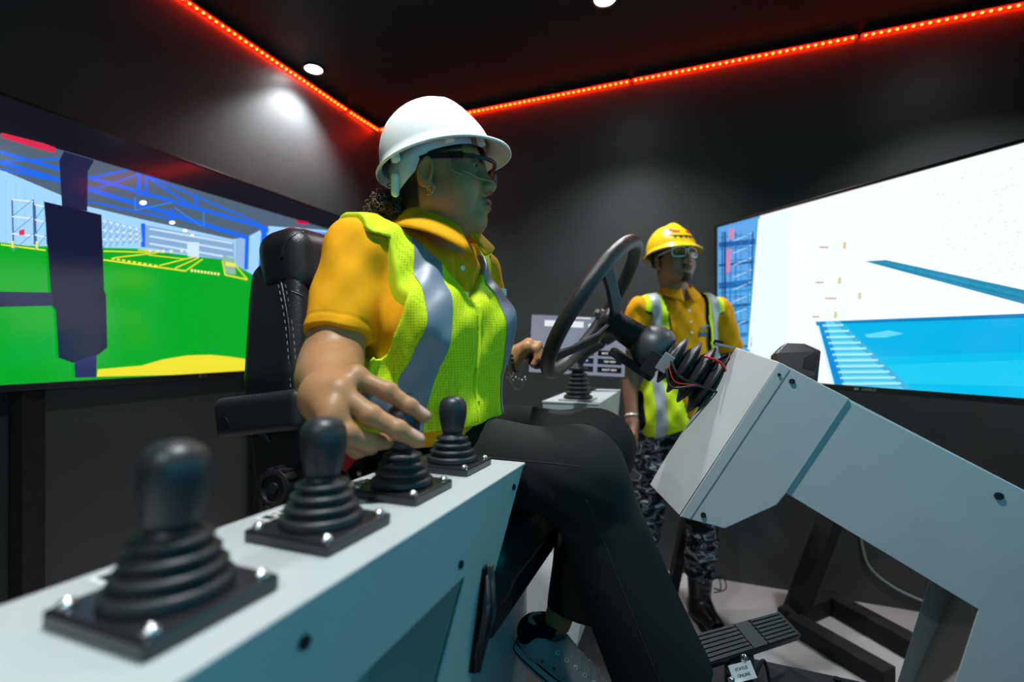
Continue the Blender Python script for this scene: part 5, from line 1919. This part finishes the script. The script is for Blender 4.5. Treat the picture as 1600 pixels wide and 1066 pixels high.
# ---------------------------------------------------------------- standing man
def build_man():
    SKIN = (.29, .145, .09)
    root = empty('person', V((.72, 2.12, 0)), 'person standing in yellow hard hat, glasses, lime vest and camouflage trousers', 'person')
    az, pit = math.radians(163), math.radians(9)
    f = V((math.sin(az) * math.cos(pit), math.cos(az) * math.cos(pit), math.sin(pit)))
    l = UP.cross(f).normalized(); u = f.cross(l)
    HR = frame(f, l, u); HN = Rn(f, l, u)
    H = V((.722, 2.115, 1.610))
    CF = V((.10, -1, 0)).normalized(); CL = V((1, .10, 0)).normalized(); CN = Rn(CF, CL, UP)
    CX = V((.762, 2.14, 0))
    def ch(fw, lf, z): return CX + CF * fw + CL * lf + UP * z
    nb = ch(.0, -.01, 1.455)
    SR, SL = ch(0, -.185, 1.405), ch(0, .185, 1.405)
    ER, WR_ = V((.535, 2.15, 1.13)), V((.530, 2.075, .915))
    EL, WL = V((1.015, 2.15, 1.14)), V((.94, 1.98, 1.06))
    def f_headneck(P):
        q = (P - n3(H)) @ HN
        d = head_sdf(q.astype(np.float32), False, 1.12, .048)
        d = smin(d, sd_cone(P, H + HR @ V((-.025, 0, -.04)), nb, .055, .060), .022)
        return smin(d, sd_cone(P, nb, nb - UP * .08, .062, .08), .03)
    hv, hq = sdf_mesh(f_headneck, H - V((.14, .15, .26)), H + V((.17, .14, .16)), .0030)
    ql = (hv - n3(H)) @ HN
    hcol = head_cols(ql, SKIN, (.105, .052, .045), (.012, .009, .008), (.015, .010, .008),
                     lambda q: np.maximum(np.maximum(q[:, 2] - .066, np.minimum(.034 - q[:, 0], q[:, 2] - .016)), np.minimum(-.02 - q[:, 0], q[:, 2] + .045)))
    ay = np.abs(ql[:, 1])
    beard = (ql[:, 0] > .055) & (ay < .022) & (ql[:, 2] < -.068) & (ql[:, 2] > -.105)
    must = (ql[:, 0] > .092) & (ay < .024) & (ql[:, 2] > -.036) & (ql[:, 2] < -.029)
    hcol[beard] = (.02, .013, .010)
    hcol[must] = (.05, .03, .022)
    def hand(P, w, d0, side):
        x = V(d0).normalized(); y = V((0, -1, 0)); y = (y - x * y.dot(x)).normalized(); z = x.cross(y) * side
        d = sd_cone(P, w, w + x * .03, .026, .030)
        for i in range(4):
            k0_ = w + x * .075 + y * (.030 - .020 * i)
            d = smin(d, sd_cone(P, w + x * .01, k0_, .020, .0125), .012)
            g = [k0_, k0_ + x * .035 + z * .008, k0_ + x * .058 + z * .022, k0_ + x * (.072 - .008 * abs(i - 1.4)) + z * .036]
            d = smin(d, finger(P, g, .0105, .0080), .004)
        th = [w + x * .02 + y * .022, w + x * .058 + y * .042 + z * .012, w + x * .088 + y * .040 + z * .02]
        return smin(d, finger(P, th, .014, .0098), .010)
    def f_arms(P):
        d = sd_cone(P, SR, ER, .050, .040)
        d = smin(d, sd_cone(P, ER, WR_, .042, .027), .025)
        e = sd_cone(P, SL, EL, .050, .040)
        e = smin(e, sd_cone(P, EL, WL, .042, .027), .025)
        d = smin(d, hand(P, WR_, (.05, -.1, -1), 1), .015)
        e = smin(e, hand(P, WL, (-.55, -.4, -.25), -1), .015)
        return np.minimum(d, e)
    av, aq = sdf_mesh(f_arms, V((.44, 1.78, .72)), V((1.10, 2.26, 1.5)), .0045)
    acol = np.tile(np.array(SKIN, np.float32), (len(av), 1))
    HR_, HL_ = V((.665, 2.14, .90)), V((.835, 2.14, .90))
    KR, KL = V((.595, 2.10, .50)), V((.845, 2.10, .50))
    AR, AL = V((.575, 2.14, .09)), V((.855, 2.14, .09))
    def f_under(P):
        d = sd_ell(P, ch(0, 0, 1.2), (.09, .13, .25), CN)
        for a, b, c in ((HR_, KR, AR), (HL_, KL, AL)):
            d = smin(d, sd_cone(P, a, b, .065, .045), .03)
            d = smin(d, sd_cone(P, b, c, .045, .03), .03)
        return d
    uv, uq = sdf_mesh(f_under, V((.46, 1.98, .02)), V((1.02, 2.30, 1.5)), .012)
    me = np_mesh('body', [(hv, hq), (av, aq), (uv, uq)], [hcol, acol, np.tile(np.array(SKIN, np.float32), (len(uv), 1))])
    link_mesh('body', me, M_SKIN, root, smooth=True)
    for s in (-1, 1):
        eye_mesh(H, HR, s, (1, .12, .10), root)
    # polo
    def torso(P, g=0.0):
        d = sd_ell(P, ch(.005, 0, 1.27), (.108 + g, .155 + g, .21 + g), CN)
        d = smin(d, sd_ell(P, ch(.01, 0, 1.0), (.112 + g, .158 + g, .22 + g), CN), .10)
        d = smin(d, sd_cone(P, ch(0, -.145, 1.395), ch(0, .145, 1.395), .052 + g, .052 + g), .05)
        for s in (-1, 1):
            d = smin(d, sd_cone(P, nb - UP * .005, ch(0, .16 * s, 1.41), .042 + g, .042 + g), .03)
        return d
    def wr(P, s=1.0):
        return s * (.0028 * np.sin(P[:, 2] * 40 + P[:, 0] * 55) * np.sin(P[:, 0] * 33 + P[:, 2] * 12 + 1.3) + .0018 * np.sin(P[:, 0] * 80 - P[:, 2] * 55 + 2))
    def f_polo(P):
        d = torso(P)
        z = P[:, 2]
        d = smax(d, .815 - z - .10 * (P[:, 0] - .78), .006)
        for a, b in ((SR, ER), (SL, EL)):
            ax = (b - a).normalized()
            sl = sd_cone(P, a, a + ax * .20, .060, .064)
            sl = smax(sl, (P - n3(a + ax * .19)) @ n3(ax), .006)
            d = smin(d, sl, .025)
        d = smax(d, -sd_cone(P, nb - UP * .05, nb + UP * .15, .060, .066), .006)
        return d + wr(P)
    polo = sdf_obj('polo_shirt', f_polo, V((.46, 1.96, .76)), V((1.12, 2.32, 1.52)), .006, M_POLO, root)
    for s in (-1, 1):
        bm = bmesh.new(); prev = None
        for i in range(21):
            phi = s * (.16 + (math.pi - .16) * i / 20)
            row = []
            for j in range(5):
                t = -.25 if j == 0 else (j - 1) / 3
                fr = max(0, math.cos(phi))
                z = .040 - .030 * fr ** 1.2 - t * (.034 + .020 * fr ** 6)
                row.append(bm.verts.new(nb + V((0, 0, .02)) + (CF * math.cos(phi) + CL * math.sin(phi)) * (.068 + .026 * t + .012 * fr * t + .004 * fr) + UP * z))
            if prev:
                for j in range(4):
                    bm.faces.new((prev[j], row[j], row[j + 1], prev[j + 1]))
            prev = row
        co = obj('collar', bm, M_POLO, polo, smooth=True)
        so = co.modifiers.new('solidify', 'SOLIDIFY'); so.thickness = .004
    def surf(fn, p, d, far=.30):
        d = V(d).normalized()
        ts = np.linspace(far, -far * .5, 400)
        P = n3(p)[None] + ts[:, None] * n3(d)[None]
        i = int(np.argmax(fn(P.astype(np.float32)) < 0))
        return p + d * float(ts[i])
    for z in (1.395, 1.345, 1.30):
        b = surf(f_polo, ch(0, 0, z), CF)
        bm = bmesh.new(); add_lathe(bm, [(.0060, -.002), (.0064, .0012), (.004, .002), (.0005, .0016)], b, CF, 14)
        obj('button', bm, M_WHITE, polo, smooth=True)
    # logo on the chest
    lx = surf(f_polo, ch(0, .036, 1.292), CF)
    ly = surf(f_polo, ch(0, .070, 1.322), CF)
    MB_ = mat('logo_blue', (.02, .14, .42), .7)
    tn = surf(f_polo, ch(0, .100, 1.292), CF)
    axx = (tn - lx).normalized()
    text_obj('logo_lettering', 'INFOT', .027, lx + CF * .007, axx, UP, MB_, polo, bold=.0009, depth=.001, align='LEFT')
    o1 = ly + CF * .008
    new_tube('logo_swoosh', bez([o1 + axx * -.03 - UP * .006, o1 + axx * -.012 + UP * .008, o1 + axx * .012 + UP * .008, o1 + axx * .026 - UP * .002], 6), .0026, mat('logo_light_blue', (.15, .42, .62), .7), polo, 5)
    new_tube('logo_swoosh', bez([o1 + axx * -.032 - UP * .008, o1 + axx * .0 - UP * .004, o1 + axx * .03 - UP * .006], 6), .002, MB_, polo, 5)
    # vest, open at the front
    def cuts(P):
        q = P - n3(CX)
        fl, z = q @ CN[:, 0], P[:, 2]
        lf = q @ CN[:, 1]
        gap = .086 + .05 * np.clip((1.25 - z) / .3, 0, 1) * (lf > 0) - .060 * np.clip((1.2 - z) / .3, 0, 1) * (lf < 0) + .012 * np.clip((z - 1.36) / .1, 0, 1)
        op = np.maximum(np.abs(lf) - gap, -fl + .0)
        hem = .865 - z + .03 * np.cos(lf * 16) * (lf < 0)
        hole = None
        for s in (-1, 1):
            e = (np.sqrt((fl / .085) ** 2 + ((z - 1.28) / .150) ** 2) - 1) * .08
            h_ = np.maximum(e, .150 - s * lf)
            hole = h_ if hole is None else np.minimum(hole, h_)
        nh = sd_cone(P, nb - UP * .06, nb + UP * .15, .076, .092)
        hole = np.minimum(hole, .195 - np.abs(lf))
        return np.minimum(np.minimum(op, hole), nh), hem
    def f_vest(P):
        q = P - n3(CX)
        lf = q @ CN[:, 1]; z = P[:, 2]
        d = torso(P, .014) - .035 * np.clip((1.10 - z) / .2, 0, 1) * (lf < -.02) - .01 * np.clip((1.10 - z) / .2, 0, 1)
        d = d + wr(P, 1.2)
        c, hem = cuts(P)
        d = smax(d, -c, .004)
        return smax(d, hem, .006)
    vv, vq = sdf_mesh(f_vest, V((.50, 1.94, .80)), V((1.04, 2.34, 1.53)), .0045)
    me = np_mesh('safety_vest', [(vv, vq)])
    vest = link_mesh('safety_vest', me, [M_VESTM, M_BLKM], root, smooth=True)
    c, hem = cuts(vv)
    edge = (np.abs(c) < .0085) | (np.abs(hem) < .0085)
    me.polygons.foreach_set('material_index', edge[vq].all(1).astype(np.int32))
    for a, b in ((-.156, -.118), (.112, .152)):
        slab_part('reflective_stripe', vest, [(ch(0, b, 0), CL), (ch(0, a, 0), -CL)], .002, M_REFL2, vest)
    # trousers
    def f_trs(P):
        d = sd_ell(P, ch(0, -.012, .90), (.12, .165, .13), CN)
        for a, b, c in ((HR_, KR, AR), (HL_, KL, AL)):
            leg = sd_cone(P, a, b, .088, .075)
            leg = smin(leg, sd_cone(P, b, c + UP * .12, .075, .062), .03)
            d = smin(d, leg, .03)
        d = smax(d, .185 - P[:, 2], .008)
        return d + .005 * np.sin(P[:, 2] * 48 + P[:, 0] * 20) * np.sin(P[:, 0] * 42 + P[:, 2] * 17) + .003 * np.sin(P[:, 2] * 95 - P[:, 0] * 60)
    sdf_obj('trousers', f_trs, V((.44, 1.96, .14)), V((1.0, 2.32, 1.05)), .008, M_CAMO, root)
    # boots
    for a, nm in ((AR, -1), (AL, 1)):
        x = V((.06 * nm + .04, -1, 0)).normalized(); y = UP.cross(x)
        g0 = V((a.x, a.y, 0))
        def lp(s, t, z): return g0 + x * s + y * t + UP * z
        def f_boot(P):
            d = sd_cone(P, lp(-.005, 0, .06), lp(.0, 0, .25), .046, .058)
            d = smin(d, sd_cone(P, lp(-.035, 0, .048), lp(.03, 0, .045), .044, .042), .03)
            d = smin(d, sd_cone(P, lp(.02, 0, .055), lp(.135, 0, .042), .046, .040), .03)
            d = smax(d, .018 - P[:, 2], .004)
            return smax(d, P[:, 2] - .25, .004)
        bt = sdf_obj('boot', f_boot, lp(-.12, 0, -.02) - V((.1, .28, .02)), lp(.0, 0, .32) + V((.1, .14, 0)), .006, M_BOOT, root)
        bm = bmesh.new()
        outl = [(.05 + .13 * math.cos(t), .044 * math.sin(t) * (1.08 if math.cos(t) > 0 else .9)) for t in np.linspace(0, 2 * math.pi, 25)[:-1]]
        add_prism(bm, [lp(s, t, 0.001) for s, t in outl], UP * .024)
        obj('sole', bm, M_BLKM, bt, bevel=.003)
        for k in range(6):
            z = .095 + .026 * k
            p1, p2 = surf(f_boot, lp(.0, .022, z), x, .14), surf(f_boot, lp(.0, -.022, z + .012), x, .14)
            new_tube('lace', [p1 + x * .003, (p1 + p2) / 2 + x * .006, p2 + x * .003], .003, M_BLK, bt, 6)
        p = surf(f_boot, lp(-.02, .02, .20), x, .14)
        for s in (1, .6):
            new_tube('lace_loop', bez([p + x * .004, p + x * .02 + y * .05 * s + UP * .02, p + x * .025 + y * .06 * s - UP * .03, p + x * .012 + y * .012 - UP * .05 * s], 6), .0028, M_BLK, bt, 6)
    # helmet with printed grin
    tilt = math.radians(2)
    hf = (f * math.cos(tilt) + u * math.sin(tilt)); hu_ = (u * math.cos(tilt) - f * math.sin(tilt))
    R2 = frame(hf, l, hu_)
    HH = H + u * .056 - f * .004
    hat, dome = helmet(HH, R2, 1.0, M_HELM_Y, root, front=.018)
    band(HH, R2, .104, .0825, -.02, .02, np.linspace(.5, 2 * math.pi - .5, 40), M_BLK, hat, 'headband', lambda p: (-.014 - .03 * max(0, -math.cos(p)), .018))
    def decal(name, pts, m):
        bm = bmesh.new()
        c_ = (sum(p[0] for p in pts) / len(pts), sum(p[1] for p in pts) / len(pts))
        vs = [bm.verts.new(dome(a, t, .0012)) for a, t in pts]
        cv = bm.verts.new(dome(*c_, .0012))
        for i in range(len(vs)):
            bm.faces.new((cv, vs[i], vs[(i + 1) % len(vs)]))
        return obj(name, bm, m, hat)
    MR = mat('print_red', (.65, .03, .02), .4); MW2 = mat('print_black', (.006, .005, .005), .4)
    for s in (-1, 1):
        decal('printed_eye', [(s * .12, 1.06), (s * .62, .84), (s * .66, 1.00), (s * .48, 1.13), (s * .24, 1.15)], MR)
    up_ = [(a, 1.30 - .13 * (a / .78) ** 2) for a in np.linspace(-.80, .80, 13)]
    dn_ = [(a, 1.36 - .16 * (a / .78) ** 2) for a in np.linspace(-.72, .72, 13)]
    for i in range(12):
        decal('printed_mouth', [up_[i], up_[i + 1], dn_[i + 1], dn_[i]], MW2)
    for a in (-.46, -.23, 0, .23, .46):
        t0 = 1.34 - .15 * (a / .78) ** 2
        decal('printed_tooth', [(a - .075, t0), (a + .075, t0), (a, t0 + .12)], MW2)
    # glasses
    gl = empty('eyeglasses', (0, 0, 0))
    gl.parent = root; gl.matrix_parent_inverse = root_matrix(root).inverted()
    def gp(x, y, z): return H + HR @ V((x, y, z))
    def kid(o):
        o.matrix_parent_inverse = Matrix.Identity(4); return o
    for s in (-1, 1):
        ring = []
        for t in np.linspace(0, 2 * math.pi, 29)[:-1]:
            yy_ = s * .034 + .028 * abs(math.cos(t)) ** .55 * (1 if math.cos(t) > 0 else -1)
            zz_ = .022 + .021 * abs(math.sin(t)) ** .55 * (1 if math.sin(t) > 0 else -1)
            ring.append(gp(.106 - 5.0 * yy_ * yy_, yy_, zz_))
        kid(new_tube('lens_frame', ring, .0030, M_FRAMECLEAR, gl, 8, True))
        bm = bmesh.new(); bm.faces.new([bm.verts.new(p) for p in ring])
        bmesh.ops.triangulate(bm, faces=bm.faces[:])
        kid(obj('lens', bm, M_LENS, gl, smooth=True))
        kid(new_tube('temple', bez([gp(.088, s * .063, .034), gp(.05, s * .073, .033), gp(.0, s * .079, .030), gp(-.015, s * .08, .018)], 4), .0028, M_FRAMECLEAR, gl, 6))
    kid(new_tube('bridge', [gp(.106, -.008, .030), gp(.109, 0, .032), gp(.106, .008, .030)], .0028, M_FRAMECLEAR, gl, 6))
    # watch
    wx = (WR_ - ER).normalized(); X, Y_, _ = basis_from(wx)
    wc = WR_ - wx * .02
    new_tube('bracelet', [wc + (X * math.cos(t) + Y_ * math.sin(t)) * .031 for t in np.linspace(0, 2 * math.pi, 21)[:-1]], .0045, M_SILVER, root, 8, True)
    return root
build_man()

for o in bpy.data.objects:
    if '_m' in o:
        del o['_m']
